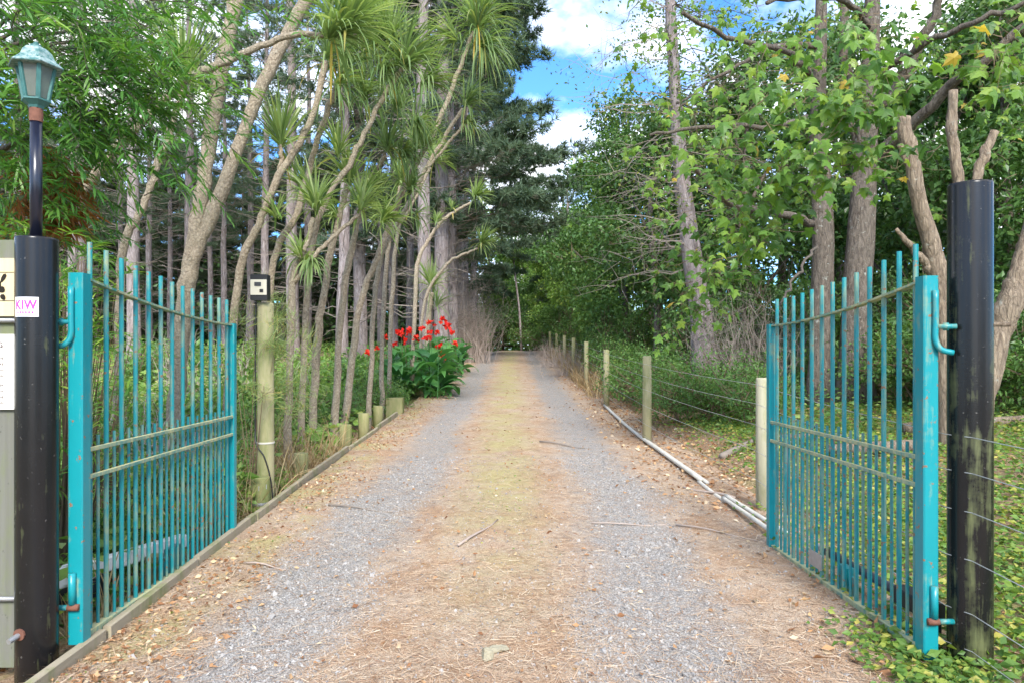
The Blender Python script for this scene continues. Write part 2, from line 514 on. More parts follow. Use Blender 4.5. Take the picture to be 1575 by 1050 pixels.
M['sign'] = m_simple('cream_sign_board', (.80, .76, .68), .5, .4, .05, 6)
M['ink'] = m_simple('dark_sign_ink', (.05, .02, .02), .6, .3, .2)
M['carve'] = m_simple('burnt_black_mark', (.02, .016, .012), .8, .2, .2)
M['sticker'] = m_simple('white_sticker', (.80, .78, .80), .35, .5, .05)
M['magenta'] = m_simple('magenta_ink', (.80, .04, .32), .4, .4, .1)
M['face'] = m_simple('beige_metal_face', (.62, .57, .45), .45, .5, .06)
M['lens'] = m_simple('dark_glass', (.03, .03, .035), .12, .6, .2)
M['stone'] = m_simple('pale_stone', (.30, .27, .19), .9, .3, .4, 18, .8)
M['stone_w'] = m_simple('pale_limestone', (.55, .50, .45), .9, .3, .35, 8, .8)

M['cord_bark'] = m_bark('cabbage_tree_bark', (.22, .17, .12), (.50, .41, .305), (.40, .35, .25), 30, 26, 1.0, .25, .04, .35)
M['pine_bark'] = m_bark('pine_bark', (.12, .095, .09), (.38, .33, .32), (.26, .205, .19), 14, 3.2, 1.0, .3, .05)
M['maple_bark'] = m_bark('grey_brown_bark', (.065, .052, .042), (.225, .185, .148), (.17, .145, .118), 26, 7, 1.0, .9, .06)
M['cut_bark'] = m_bark('tan_smooth_bark', (.15, .11, .08), (.40, .315, .225), (.30, .24, .175), 24, 5, 1.0, .6, .05, .45)
M['twig'] = m_simple('grey_dead_twigs', (.26, .22, .185), .9, .2, .35, 6, rnd=True)
M['twig_pink'] = m_simple('pale_dead_twigs', (.44, .36, .31), .9, .2, .3, 6, rnd=True)
M['stem'] = m_simple('brown_stems', (.15, .11, .07), .9, .2, .3, 6)

M['l_cord'] = m_leaf('cabbage_tree_leaf', [(0, (.40, .31, .09)), (.10, (.36, .35, .11)), (.22, (.14, .22, .07)), (.7, (.24, .33, .115)), (1, (.40, .47, .22))], .4, .42)
M['l_cord_old'] = m_leaf('drooping_cabbage_leaf', [(0, (.50, .36, .07)), (.16, (.36, .34, .11)), (.35, (.12, .20, .075)), (1, (.25, .34, .14))], .4, .42)
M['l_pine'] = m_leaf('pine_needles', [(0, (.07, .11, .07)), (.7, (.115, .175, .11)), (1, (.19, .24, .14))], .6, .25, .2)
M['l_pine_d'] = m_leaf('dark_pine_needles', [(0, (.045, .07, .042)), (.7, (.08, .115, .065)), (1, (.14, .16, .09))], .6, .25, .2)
M['l_weep'] = m_leaf('narrow_bright_leaf', [(0, (.045, .14, .035)), (.5, (.095, .23, .045)), (.85, (.19, .34, .06)), (1, (.32, .42, .08))], .38, .42)
M['l_rust'] = m_leaf('dead_rust_leaf', [(0, (.28, .10, .035)), (1, (.46, .22, .09))], .8, .25, .1)
M['l_maple'] = m_leaf('plane_leaf', [(0, (.065, .15, .033)), (.5, (.13, .25, .042)), (.88, (.22, .345, .055)), (.96, (.32, .36, .06)), (1, (.48, .34, .06))], .38, .45)
M['l_small'] = m_leaf('small_backlit_leaf', [(0, (.07, .13, .035)), (.8, (.15, .24, .05)), (1, (.30, .30, .07))], .45, .42)
M['l_dark'] = m_leaf('dark_glossy_leaf', [(0, (.045, .105, .03)), (.75, (.095, .19, .05)), (1, (.20, .28, .075))], .35, .3, .45)
M['l_mid'] = m_leaf('mid_green_leaf', [(0, (.065, .145, .042)), (.75, (.135, .25, .062)), (1, (.26, .35, .09))], .45, .35)
M['l_lite'] = m_leaf('light_green_leaf', [(0, (.12, .23, .05)), (.7, (.21, .34, .075)), (1, (.38, .44, .12))], .45, .4)
M['l_cover'] = m_leaf('ground_cover_leaf', [(0, (.07, .15, .035)), (.55, (.14, .25, .045)), (.85, (.28, .34, .06)), (1, (.46, .40, .10))], .45, .35)
M['l_canna'] = m_leaf('canna_leaf', [(0, (.04, .16, .05)), (1, (.13, .32, .08))], .32, .35, .5, patch=.1)
M['l_red'] = m_leaf('canna_petal', [(0, (.62, .010, .012)), (1, (.80, .06, .03))], .5, .3, .2, patch=.0)
M['l_dry'] = m_leaf('dry_grass', [(0, (.24, .15, .08)), (.6, (.40, .29, .16)), (1, (.52, .42, .26))], .85, .25, .1)
M['l_litter'] = m_leaf('dead_leaves', [(0, (.20, .09, .045)), (.5, (.36, .20, .10)), (.85, (.50, .34, .19)), (1, (.60, .50, .36))], .85, .1, .15)
M['l_needle'] = m_leaf('fallen_pine_needles', [(0, (.25, .14, .085)), (.5, (.44, .30, .195)), (.85, (.58, .44, .31)), (1, (.64, .55, .42))], .85, .05, .15, patch=.1)
t = NT('gravel_chips')
M['gravel'] = t.done(t.pbr(t.ramp(t.attr(), [(0, (.19, .18, .172)), (.6, (.30, .285, .27)), (.95, (.37, .35, .33)), (1, (.43, .41, .385))]), .85, .3))
# ------------------------------------------------------------------ ground and drive
def sheet(name, xs, ys, zf, mat, lift=0.0):
    X, Y = np.meshgrid(xs, ys)
    V = np.stack([X, Y, zf(X, Y) + lift], -1).reshape(-1, 3)
    nx, ny = len(xs), len(ys)
    i = np.arange(ny - 1)[:, None] * nx; j = np.arange(nx - 1)[None]
    Q = np.stack([i + j, i + j + 1, i + nx + j + 1, i + nx + j], -1).reshape(-1, 4)
    mb = MB(); mb.add(V, [Q])
    return mb.build(name, mat, smooth=True, origin=(0, 0, 0))

t = NT('forest_floor')
p = t.pos()
n1 = t.noise(p, .6, 6, .6); n2 = t.noise(p, 4, 8, .65); n3 = t.noise(p, 28, 6, .7); n4 = t.noise(p, 110, 3, .6)
c = t.mix(t.ramp(n2, [(.35, 0.), (.65, 1.)]), (.20, .115, .065), (.36, .24, .145))
c = t.mix(t.ramp(n3, [(.40, 0.), (.66, .85)]), c, (.44, .33, .22))
c = t.mix(t.ramp(n4, [(.52, 0.), (.68, .8)]), c, (.11, .07, .045))
xx = t.sep(p)
gr = t.ramp(t.math('ADD', t.math('MULTIPLY', n1, .6), t.math('MULTIPLY', n2, .4)), [(.46, 0.), (.60, .75)])
c = t.mix(gr, c, t.mix(n3, (.10, .15, .035), (.24, .26, .07)))
far = t.math('GREATER_THAN', xx[1], 52.0)
c = t.mix(far, c, (.16, .30, .05))
M['floor'] = t.done(t.pbr(c, .95, .15, t.bump(t.math('ADD', n3, n4), .7, .02)))

t = NT('gravel_drive')
p = t.pos()
x, y, z = t.sep(p)
wob = t.math('MULTIPLY', t.math('SUBTRACT', t.noise(p, .7, 6, .65), .5), 1.7)
wob2 = t.math('MULTIPLY', t.math('SUBTRACT', t.noise(p, 4, 8, .75), .5), .95)
near = t.ramp(t.math('DIVIDE', y, 20.0), [(.15, 0.), (.36, 1.)])
lc = t.math('ADD', -1.32, t.math('MULTIPLY', near, .22))
rc = t.math('ADD', .78, t.math('MULTIPLY', near, .24))
dl = t.math('ABSOLUTE', t.math('SUBTRACT', x, t.math('ADD', lc, t.math('MULTIPLY', wob, .5))))
dr = t.math('ABSOLUTE', t.math('SUBTRACT', x, t.math('ADD', rc, t.math('MULTIPLY', wob, -.4))))
d = t.math('ADD', t.math('MINIMUM', dl, dr), wob2)
track = t.ramp(t.math('ADD', d, .5), [(.70, 1.), (1.0, 0.)])        # 1 on the wheel tracks
vc = t.n('ShaderNodeTexVoronoi'); vc.inputs['Scale'].default_value = 85; t.l(p, vc.inputs['Vector'])
vcol = t.sep(vc.outputs['Color'])[0]
grav = t.ramp(vcol, [(0, (.24, .225, .208)), (.5, (.35, .33, .305)), (.85, (.42, .395, .365)), (1, (.48, .455, .42))])
grav = t.mix(t.ramp(vc.outputs['Distance'], [(.35, 0.), (.75, .6)]), grav, (.10, .09, .09))
fib = t.noise(p, 70, 6, .75, 1.5); fib2 = t.noise(p, 190, 3, .6); big = t.noise(p, 2.2, 6, .65)
lit = t.ramp(t.math('ADD', t.math('MULTIPLY', fib, .6), t.math('MULTIPLY', fib2, .4)), [(.36, (.19, .125, .085)), (.5, (.43, .325, .235)), (.62, (.58, .48, .38)), (.74, (.66, .59, .49))])
lit = t.mix(t.ramp(big, [(.46, 0.), (.60, .8)]), lit, t.mix(1.0, lit, (.90, .74, .60), 'MULTIPLY'))
lit = t.mix(t.ramp(t.noise(p, 7.5, 6, .7), [(.52, 0.), (.66, .55)]), lit, (.20, .135, .09))
mid = t.ramp(t.math('ADD', t.math('ABSOLUTE', t.math('ADD', x, .12)), t.math('MULTIPLY', wob2, .7)), [(.12, 1.), (.52, 0.)])
mossy = t.math('MULTIPLY', t.math('MULTIPLY', mid, near), t.ramp(t.noise(p, 1.6, 6, .7), [(.36, .0), (.56, .95)]))
edge = t.math('MULTIPLY', t.ramp(t.math('MULTIPLY', x, -.4), [(.62, 0.), (.72, 1.)]), t.ramp(t.noise(p, 2.3, 5, .6), [(.46, 0.), (.58, .8)]))
mossy = t.math('MAXIMUM', mossy, edge)
lit = t.mix(mossy, lit, t.mix(fib, (.27, .235, .09), (.52, .455, .23)))
c = t.mix(t.math('MULTIPLY', track, t.ramp(t.noise(p, 16, 6, .75), [(.34, .35), (.52, 1.)])), lit, grav)
h = t.math('ADD', t.math('MULTIPLY', vc.outputs['Distance'], -1.0), fib)
M['drive'] = t.done(t.pbr(c, .92, .2, t.bump(h, .7, .012)))

def drive_z(X, Y):
    trk = np.exp(-((X + 1.1) / .35) ** 2) + np.exp(-((X - .95) / .35) ** 2)
    return road_z(Y) - .03 * trk + .012 * np.sin(3 * X + 1.1 * Y) * np.sin(1.7 * Y - X)

xs = np.concatenate([[-260, -120, -60, -35], np.linspace(-22, -2.9, 60), np.linspace(-2.6, 2.6, 22), np.linspace(2.9, 22, 60), [35, 60, 120, 260]])
ys = np.concatenate([[-60, -20, -8], np.linspace(-3, 60, 190), [75, 100, 160, 300, 480]])
ground_z = lambda X, Y: G(X, Y) - .05 * (sstep(-2.35, -2.05, X) * sstep(2.5, 2.2, X)) * sstep(47, 44, Y)
tag(sheet('ground', xs, ys, ground_z, M['floor']), kind='structure')
tag(sheet('driveway', np.concatenate([[-2.12], np.linspace(-2.0, 2.0, 41), [2.35]]), np.concatenate([np.linspace(-3, 20, 160), np.linspace(20.5, 45, 50)]), drive_z, M['drive'], .006), kind='structure')

# ------------------------------------------------------------------ the two gates
def gate(H, Fp, side, labels):
    """H hinge stile foot, Fp free stile foot; side = +1 when the drive lies towards +x"""
    H = np.array(H); Fp = np.array(Fp)
    ln = np.linalg.norm((Fp - H)[:2]); u = unit(np.array([Fp[0] - H[0], Fp[1] - H[1], 0])); n = np.array([u[1], -u[0], 0]) * (1 if (u[1] * side) > 0 else -1)
    at = lambda s, z, o=0.0: np.array([*(H + u * s)[:2], 0]) + n * o + np.array([0, 0, z + H[2] + (Fp[2] - H[2]) * s / ln])
    g = thing('steel_gate', labels, 'gate', H, 'steel gates at the drive entrance')
    topz = lambda s: 1.645 + .14 * (1 - s / ln) ** 2.0
    mb = MB(); cbox(mb, at(0, .90), u, n, EZ, .038, .036, .90, .006); st = mb.build('hinge_stile', M['teal'], g)
    cbx = MB(); cbox(cbx, at(ln, .828), u, n, EZ, .030, .034, .828, .005); cbx.build('free_stile', M['teal'], g)
    # curved top rail: a flat strap bent along the curve
    mb = MB(); ss = np.linspace(.036, ln - .028, 18)
    V = []; 
    for s in ss:
        c0 = at(s, topz(s))
        V += [c0 - n * .022 - EZ * .006, c0 + n * .022 - EZ * .006, c0 + n * .022 + EZ * .006, c0 - n * .022 + EZ * .006]
    q = [[4 * k + a, 4 * k + (a + 1) % 4, 4 * k + 4 + (a + 1) % 4, 4 * k + 4 + a] for k in range(17) for a in range(4)]
    mb.add(V, [q]); mb.build('top_rail', M['teal_moss'], g)
    for z, w in ((.940, .011), (.805, .011)):
        mb = MB(); cbox(mb, at(ln / 2 + .004, z, .021), n, EZ, u, .008, w, ln / 2 - .030, .003); mb.build('middle_rail', M['teal_moss'], g)
    mb = MB(); cbox(mb, at(ln / 2 + .004, .022), n, EZ, u, .022, .018, ln / 2 - .034, .004); mb.build('bottom_rail', M['teal_moss'], g)
    # bars: thirteen tall, a short one in every gap; alike bars share one mesh
    n_t = 13; first, last = .088, ln - .088
    pos = np.linspace(first, last, n_t)
    for k, s in enumerate(pos):
        top = topz(s) + .185 + .012 * (1 - s / ln) + U(-.004, .004)
        mb = MB(); a = at(s, .036); b = at(s, top)
        tube(mb, [a, (a + b) / 2, b], .0125, 10); mb.build('tall_bar', M['teal_bar'], g, smooth=False)
    for k in range(n_t - 1):
        s = (pos[k] + pos[k + 1]) / 2 + U(-.004, .004); a = at(s, .036); b = at(s, 1.0 + U(-.006, .006))
        mb = MB(); tube(mb, [a, (a + b) / 2, b], .0085, 8); mb.build('short_bar', M['teal_bar'], g)
    # hinges: sleeve on the stile, pin out of the post
    out = -n
    hub = at(0, 1.56) + (-u) * .05 + out * .012
    mb = MB(); hook = spline([hub + EZ * .17, hub + EZ * .02, hub - EZ * .06, hub - EZ * .105 + out * .02 - u * .01, hub - EZ * .12 + out * .07 - u * .02], 16)
    tube(mb, hook, .0135, 10); mb.build('upper_hinge', M['teal'], g, smooth=True)
    mb = MB(); tube(mb, [hub, hub + out * .08 - u * .03], .012, 10); tube(mb, [hub + out * .035, hub + out * .055 - u * .01], .019, 10)
    mb.build('upper_hinge_pin', M['teal_bar'], g, smooth=True)
    lo = at(0, .22) + (-u) * .05 + out * .006
    mb = MB(); tube(mb, [lo - EZ * .02, lo + EZ * .05, lo + EZ * .13], .0165, 12); mb.build('lower_hinge', M['teal'], g, smooth=True)
    mb = MB(); tube(mb, [lo - EZ * .035 + n * .03, lo - EZ * .035 - n * .02], .0165, 10); mb.build('rusty_collar', M['rust'], g, smooth=True)
    mb = MB(); tube(mb, [lo - EZ * .035 - n * .021, lo - EZ * .035 - n * .09], .013, 10); mb.build('lower_hinge_pin', M['teal_bar'], g, smooth=True)
    return g, at, u, n, ln

gl = gate((-2.118, 3.47, .055), (-2.165, 5.46, .045), 1, 'teal steel bar gate standing open beside the lamp post')
gr_ = gate((1.966, 3.36, .028), (1.925, 5.24, .03), -1, 'teal steel bar gate standing open beside the tall algae-stained pole')
# left gate: box bracket welded low on the bars
g, at, u, n, ln = gl
mb = MB(); cbox(mb, at(1.10, .10, -.045), u, n, EZ, .075, .024, .078, .004); cbox(mb, at(.98, .085, -.03), u, n, EZ, .03, .012, .06, .003); mb.build('opener_bracket', M['teal_bar'], g)
g, at, u, n, ln = gr_
mb = MB(); cbox(mb, at(.86, .10, -.045), u, n, EZ, .055, .024, .075, .004); cbox(mb, at(.74, .085, -.03), u, n, EZ, .03, .012, .06, .003); mb.build('opener_bracket', M['teal_bar'], g)
mb = MB(); cbox(mb, at(1.12, .14, .024), u, EZ, n, .085, .048, .003, .004); mb.build('galvanised_plate', M['galv'], g)
mb = MB(); tube(mb, [at(1.66, .30, -.03), at(1.66, .6, -.03), at(1.66, .82, -.03)], .012, 10); mb.build('drop_bolt', M['galv'], g, smooth=True)

# ------------------------------------------------------------------ gate posts
LP = np.array([-2.232, 3.33, 0.0]); RP = np.array([2.158, 3.34, 0.0])
g = thing('gate_post', 'black sleeved gate post with pink sticker, carrying the lantern', 'post', LP + [0, 0, -.05], 'round black gate posts')
def pole(parent, c, r, h, mat):
    mb = MB()
    lathe(mb, c + np.array([0, 0, -.3]), [(r * 1.0, 0), (r * 1.0, .5), (r * 1.005, 1.2), (r * .995, .3 + h - .012), (r * .985, .3 + h - .002), (r * .9, .3 + h)], 40)
    mb.build('sleeve', mat, parent, smooth=False)
    for poly in bpy.data.objects[parent.children[-1].name].data.polygons: poly.use_smooth = abs(poly.normal.z) < .5
LR, RR = .0885, .094
pole(g, LP, LR, 2.005, M['pole_l'])
def on_cyl(V, c, r, ang, zc, lift):
    """wrap flat (x, y) shapes round a post; ang 0 faces the viewer"""
    a = ang + V[:, 0] / r
    return np.stack([c[0] + (r + lift) * np.sin(a), c[1] - (r + lift) * np.cos(a), zc + V[:, 1]], -1)
face = math.atan2(-LP[0], LP[1])            # turn towards the viewer
st_ang = face - .56
mb = MB(); gx, gy = np.meshgrid(np.linspace(-.056, .056, 14), [-.045, .045])
Vf = np.stack([gx.ravel(), gy.ravel()], -1)
mb.add(on_cyl(Vf, LP, LR, st_ang, 1.676, .0012), [[[k, k + 1, 15 + k, 14 + k] for k in range(13)]])
sk = mb.build('sticker', M['sticker'], g)
def cyl_text(s, size, x0, y0, mat, name, sxx=1.0):
    V, Fs = text_verts(s, size, .03); V[:, 0] = V[:, 0] * sxx + x0; V[:, 1] += y0
    mb = MB(); mb.add(on_cyl(V, LP, LR, st_ang, 1.676, .0022), Fs); return mb.build(name, mat, sk)
cyl_text('KIW', .058, -.048, -.010, M['magenta'], 'lettering', .8)
mb = MB()
for k in range(6):
    xx0 = -.036 + k * .013
    V = np.array([[xx0, -.03], [xx0 + .007, -.03], [xx0 + .007, -.021], [xx0, -.021]])
    mb.add(on_cyl(V, LP, LR, st_ang, 1.676, .0022), [[[0, 1, 2, 3]]])
mb.build('small_print', M['magenta'], sk)
mb = MB(); b0 = LP + np.array([-.02, -LR, .18]); tube(mb, [b0 + [0, .02, 0], b0 + [-.012, -.055, -.012]], .0125, 12); mb.build('bolt_end', M['galv'], g, smooth=False)
mb = MB(); tube(mb, [b0 + [0, .004, 0], b0 + [-.001, -.006, -.001]], .027, 12); mb.build('rusty_washer', M['rust'], g)

g = thing('gate_post', 'taller black sleeved gate post streaked with green algae', 'post', RP + [0, 0, -.05], 'round black gate posts')
pole(g, RP, RR, 2.262, M['pole_r'])
mb = MB(); b0 = RP + np.array([RR - .02, .0, 1.60]); tube(mb, [b0, b0 + [.12, .01, .0]], .011, 10); mb.build('bolt_end', M['cut_bark'], g)

# lantern on a pole standing on the gate post
c = LP + np.array([-.004, .0, 2.005])
g = thing('lamp_post', 'weathered green lantern on a dark pole above the gate post', 'lamp', c)
mb = MB(); lathe(mb, c, [(.0255, 0), (.0255, .545)], 24); mb.build('pole', M['lamp_pole'], g)
for poly in g.children[0].data.polygons: poly.use_smooth = abs(poly.normal.z) < .5
mb = MB(); lathe(mb, c + [0, 0, .545], [(.028, 0), (.029, .03), (.0275, .062)], 20); mb.build('rusty_collar', M['rust'], g, smooth=False)
R0 = math.radians(12)
zb = c + [0, 0, .607]
mb = MB(); lathe(mb, zb, [(.031, 0), (.036, .012), (.054, .026), (.063, .032), (.063, .040), (.045, .042)], 6, rot=R0); mb.build('base', M['verdigris'], g)
bot, top, hh = .052, .084, .180
z0 = zb + [0, 0, .040]
ca = [R0 + k * math.pi / 3 for k in range(6)]
pb = [z0 + np.array([bot * math.cos(a), bot * math.sin(a), 0]) for a in ca]
pt = [z0 + np.array([top * math.cos(a), top * math.sin(a), hh]) for a in ca]
for k in range(6):
    mb = MB(); d = unit(pt[k] - pb[k]); r_ = np.array([math.cos(ca[k]), math.sin(ca[k]), 0]); tn = np.cross(d, r_)
    cbox(mb, (pb[k] + pt[k]) / 2, r_, tn, d, .0065, .0095, np.linalg.norm(pt[k] - pb[k]) / 2, .002); mb.build('corner_bar', M['verdigris'], g)
for k in range(6):
    a0, a1, b0, b1 = pb[k], pb[(k + 1) % 6], pt[k], pt[(k + 1) % 6]
    s = .93; cen = (a0 + a1 + b0 + b1) / 4
    mb = MB(); nn = unit(np.cross(a1 - a0, b0 - a0)); V = [cen + (q - cen) * s for q in (a0, a1, b1, b0)]
    V = V + [v - nn * .004 for v in V]
    mb.add(V, [[[0, 1, 2, 3], [7, 6, 5, 4], [0, 4, 5, 1], [1, 5, 6, 2], [2, 6, 7, 3], [3, 7, 4, 0]]]); mb.build('glass_pane', M['lampglass'], g)
    mb = MB(); tube(mb, [b0 - EZ * .008, b1 - EZ * .008], .009, 6); mb.build('head_bar', M['verdigris'], g)
zr = z0 + [0, 0, hh]
mb = MB(); lathe(mb, zr, [(.116, -.030), (.119, -.026), (.088, .002), (.078, .014), (.068, .038), (.050, .058), (.032, .068), (.024, .070)], 6, rot=R0); mb.build('roof', M['chalk'], g)
mb = MB(); lathe(mb, zr + [0, 0, .070], [(.024, 0), (.024, .007), (.011, .011), (.012, .018), (.003, .024)], 12); mb.build('finial', M['verdigris'], g)

# ------------------------------------------------------------------ board fence and signs beside the left post
fy = 3.40
g = thing('board_fence', 'grey green timber board fence running off beside the black post', 'fence', (-2.9, fy, 0))
x = -2.345
for k in range(7):
    w = .145
    mb = MB(); cbox(mb, (x - w / 2, fy + U(-.004, .004), .98 + U(-.012, .012)), EX, EY, EZ, w / 2 - .004, .012, 1.02, .003); mb.build('board', M['fence'], g); x -= w
for z in (.45, 1.62):
    mb = MB(); cbox(mb, (-2.85, fy + .04, z), EY, EZ, EX, .022, .045, .52, .003); mb.build('rail', M['fence'], g)
for z, r in ((.30, .012), (1.62, .011)):
    mb = MB(); tube(mb, [(-2.28, fy - .03, z), (-2.8, fy - .035, z), (-3.3, fy - .03, z)], r, 10); mb.build('pipe_rail', M['galv'], g, smooth=True)
def board_sign(name, label, z0, z1, mat, w=.62):
    mb = MB(); cbox(mb, (-2.345 - w / 2 + .005, fy - .026, (z0 + z1) / 2), EX, EZ, EY, w / 2, (z1 - z0) / 2, .009, .002)
    return tag(mb.build(name, mat), label, 'sign')
pq = board_sign('wooden_plaque', 'pale wooden plaque with black burnt marks fixed to board fence', 1.64, 1.915, M['plaque'], .40)
mb = MB()
for k, (dx, dz, w, h, a) in enumerate([(.030, .045, .010, .050, -.5), (.052, .02, .012, .045, .4), (.035, -.01, .016, .03, .9), (.060, -.02, .010, .05, -.2), (.030, -.045, .012, .03, .5), (.055, .065, .008, .035, .2), (.075, .0, .014, .05, -.7), (.09, -.04, .012, .04, .2)]):
    cc = np.array([-2.385 - dx, fy - .0365, 1.775 + dz]); ang = np.linspace(0, 2 * np.pi, 9)[:-1]
    q = np.stack([np.cos(ang) * w * (1 + .3 * np.sin(3 * ang)), np.sin(ang) * h * .5], -1)
    V = np.stack([cc[0] + q[:, 0] * math.cos(a) - q[:, 1] * math.sin(a), np.full(8, cc[1] - .0006 * k), cc[2] + q[:, 0] * math.sin(a) + q[:, 1] * math.cos(a)], -1)
    mb.add(V, [np.arange(8)[None]])
mb.build('burnt_mark', M['carve'], pq)
for dz in (.07, -.065):
    mb = MB(); cbox(mb, (-2.54, fy - .0362, 1.778 + dz), EZ, EY, EX, .0012, .0008, .195); mb.build('groove', M['carve'], pq)
sg = board_sign('warning_sign', 'cream notice board with dark red lettering half hidden by post', 1.20, 1.555, M['sign'])
def sign_text(s, size, xr, zz, bold=0.0):
    V, Fs = text_verts(s, size); V[:, 0] += xr - V[:, 0].max()
    mb = MB(); mb.add(np.stack([V[:, 0], np.full(len(V), fy - .0362), zz + V[:, 1]], -1), Fs); mb.build('lettering', M['ink'], sg)
sign_text('NG', .038, -2.418, 1.492)
for s, zz in (('ASSIFIE', 1.437), ('NS ARE', 1.409), ('LTH AN', 1.381), ('OYMEN', 1.353), ('TER', 1.309), ('SION W', 1.281), ('OF THE', 1.253), ('THIN', 1.225)):
    sign_text(s, .0155, -2.414, zz)

# ------------------------------------------------------------------ edging, stubs, intercom on the left
def gz(x, y): return float(G(x, y))
g = thing('timber_edging', 'weathered timber edging boards along the drive under the gate', 'edging', (-2.1, 3.0, 0))
Ys = [2.2, 3.62, 4.75, 5.9, 7.55, 9.3, 11.2, 13.1]
exx = lambda y: np.interp(y, [2, 3.2, 5.5, 9, 13], [-2.0, -2.07, -2.15, -2.16, -2.12])
for a, b in zip(Ys[:-1], Ys[1:]):
    a2, b2 = a + .012, b - .012
    A = np.array([exx(a2) + U(-.015, .015), a2, road_z(a2) + .012]); B = np.array([exx(b2) + U(-.015, .015), b2, road_z(b2) + .012])
    mb = MB(); d = unit(B - A); sd = unit(np.cross(d, EZ)); cbox(mb, (A + B) / 2 + [0, 0, U(-.012, .012)], sd, np.cross(sd, d), d, .021, .055, np.linalg.norm(B - A) / 2, .004); mb.build('board', M['edging'], g)
def stub(x, y, r, h, label, sq=False):
    zb_ = gz(x, y) - .2
    mb = MB()
    if sq: cbox(mb, (x, y, zb_ + (h + .2) / 2), EX, EY, EZ, r, r * .7, (h + .2) / 2, .006)
    else: lathe(mb, (x, y, zb_), [(r, 0), (r * 1.0, .1 + h), (r * .98, .195 + h), (r * .93, .2 + h)], 20)
    o = mb.build('stub_post', M['stub'], None, origin=(x, y, zb_ + .2))
    for poly in o.data.polygons: poly.use_smooth = abs(poly.normal.z) < .5 and not sq
    return tag(o, label, 'stub post', 'short stub posts behind the edging')
stub(-2.31, 7.75, .078, .30, 'mossy stub post nearest to the intercom post, in dry grass')
stub(-2.29, 9.75, .085, .33, 'second stub post from the intercom post, behind the edging')
stub(-2.27, 10.85, .085, .34, 'third stub post from the intercom post, behind the edging')
stub(-2.27, 12.0, .085, .33, 'fourth stub post from the intercom post, behind the edging')
stub(-2.22, 13.45, .16, .30, 'square mossy block at the far end of the edging', True)
stub(-2.30, 4.62, .07, .17, 'low dark wooden stub under the teal gate', True)

ip = np.array([-2.30, 6.62, gz(-2.3, 6.62)])
g = thing('intercom_post', 'round timber post with an intercom box on top and black cable', 'post', ip)
mb = MB(); lathe(mb, ip - [0, 0, .3], [(.080, 0), (.077, .4), (.074, 1.6), (.074, 2.17), (.066, 2.185)], 28, rot=.1); mb.build('shaft', M['post'], g)
for poly in g.children[0].data.polygons: poly.use_smooth = abs(poly.normal.z) < .5
bx = ip + [-.02, -.085, 2.02]
mb = MB(); cbox(mb, bx, EX, EZ, EY, .078, .118, .045, .006); bo = mb.build('intercom_box', M['black'], g)
mb = MB(); cbox(mb, bx + [0, -.047, .0], EX, EZ, EY, .074, .070, .004, .003); mb.build('face_plate', M['face'], bo)
mb = MB(); cbox(mb, bx + [-.006, -.054, .028], EX, EZ, EY, .030, .018, .003); mb.build('camera_window', M['tube_grey'], bo)
mb = MB(); cbox(mb, bx + [.028, -.054, -.032], EX, EZ, EY, .016, .014, .004); mb.build('call_button', M['black'], bo)
mb = MB(); tube(mb, spline([ip + [-.083, -.02, 1.95], ip + [-.086, -.03, 1.3], ip + [-.088, -.03, .75], ip + [-.06, -.075, .58], ip + [.02, -.09, .46], ip + [.07, -.07, .25], ip + [.09, -.06, .05], ip + [.13, -.1, .02]], 36), .0065, 8); mb.build('cable', M['black'], g, smooth=True)
for zz in (.58,):
    mb = MB(); lathe(mb, ip + [0, 0, zz], [(.080, 0), (.081, .008), (.080, .016)], 28); mb.build('wire_tie', M['pvc'], g)
s2 = ip + np.array([.0, -.14, 0])
sb = thing('stub_post', 'mossy stub post strapped to the foot of the intercom post', 'stub post', s2, 'short stub posts behind the edging')
mb = MB(); lathe(mb, s2 - [0, 0, .25], [(.083, 0), (.083, .5), (.080, .535), (.072, .542)], 24); mb.build('shaft', M['stub'], sb)
mb = MB(); lathe(mb, s2 + [0, 0, .04], [(.085, 0), (.086, .012), (.085, .026)], 24); mb.build('metal_strap', M['galv'], sb)
mb = MB(); V = on_cyl(np.array([[-.03, -.02], [.045, -.01], [.045, .03], [-.03, .02]]), s2, .084, .5, s2[2] + .2, .001); mb.add(V, [[[0, 1, 2, 3]]]); mb.build('metal_tag', M['galv'], sb)

# white bar and dark block behind the left gate
A = np.array([-2.62, 3.86, .20]); B = np.array([-2.33, 4.98, .155])
g = thing('gate_opener', 'long white gate opener arm behind the lower bars of gate', 'gate opener', (A[0], A[1], 0), 'gate openers')
d = unit(B - A); sd = unit(np.cross(d, EZ))
mb = MB(); cbox(mb, (A + B) / 2 + d * .2, sd, np.cross(sd, d), d, .035, .045, .40, .008); mb.build('arm', M['white'], g)
mb = MB(); cbox(mb, A + d * .18, sd, np.cross(sd, d), d, .048, .055, .20, .010); mb.build('motor_housing', M['white'], g)
mb = MB(); cbox(mb, A + d * .28 + [0, 0, -.11], sd, np.cross(sd, d), d, .04, .06, .22, .005); mb.build('dark_base', M['black'], g)
A = np.array([2.12, 3.52, .17]); B = np.array([2.02, 4.55, .20])
g = thing('gate_opener', 'dark grey tube gate opener arm low behind the gate', 'gate opener', (A[0], A[1], 0), 'gate openers')
d = unit(B - A); sd = unit(np.cross(d, EZ))
mb = MB(); tube(mb, [A + d * .25, (A + B) / 2, B], .026, 14); mb.build('arm_tube', M['tube_grey'], g, smooth=True)
mb = MB(); tube(mb, [B, B + d * .06], .012, 10); cbox(mb, B + d * .08, sd, np.cross(sd, d), d, .016, .018, .02, .003); mb.build('arm_end', M['galv'], g)
mb = MB(); cbox(mb, A + d * .16, sd, np.cross(sd, d), d, .05, .045, .14, .008); mb.build('motor_housing', M['black'], g)
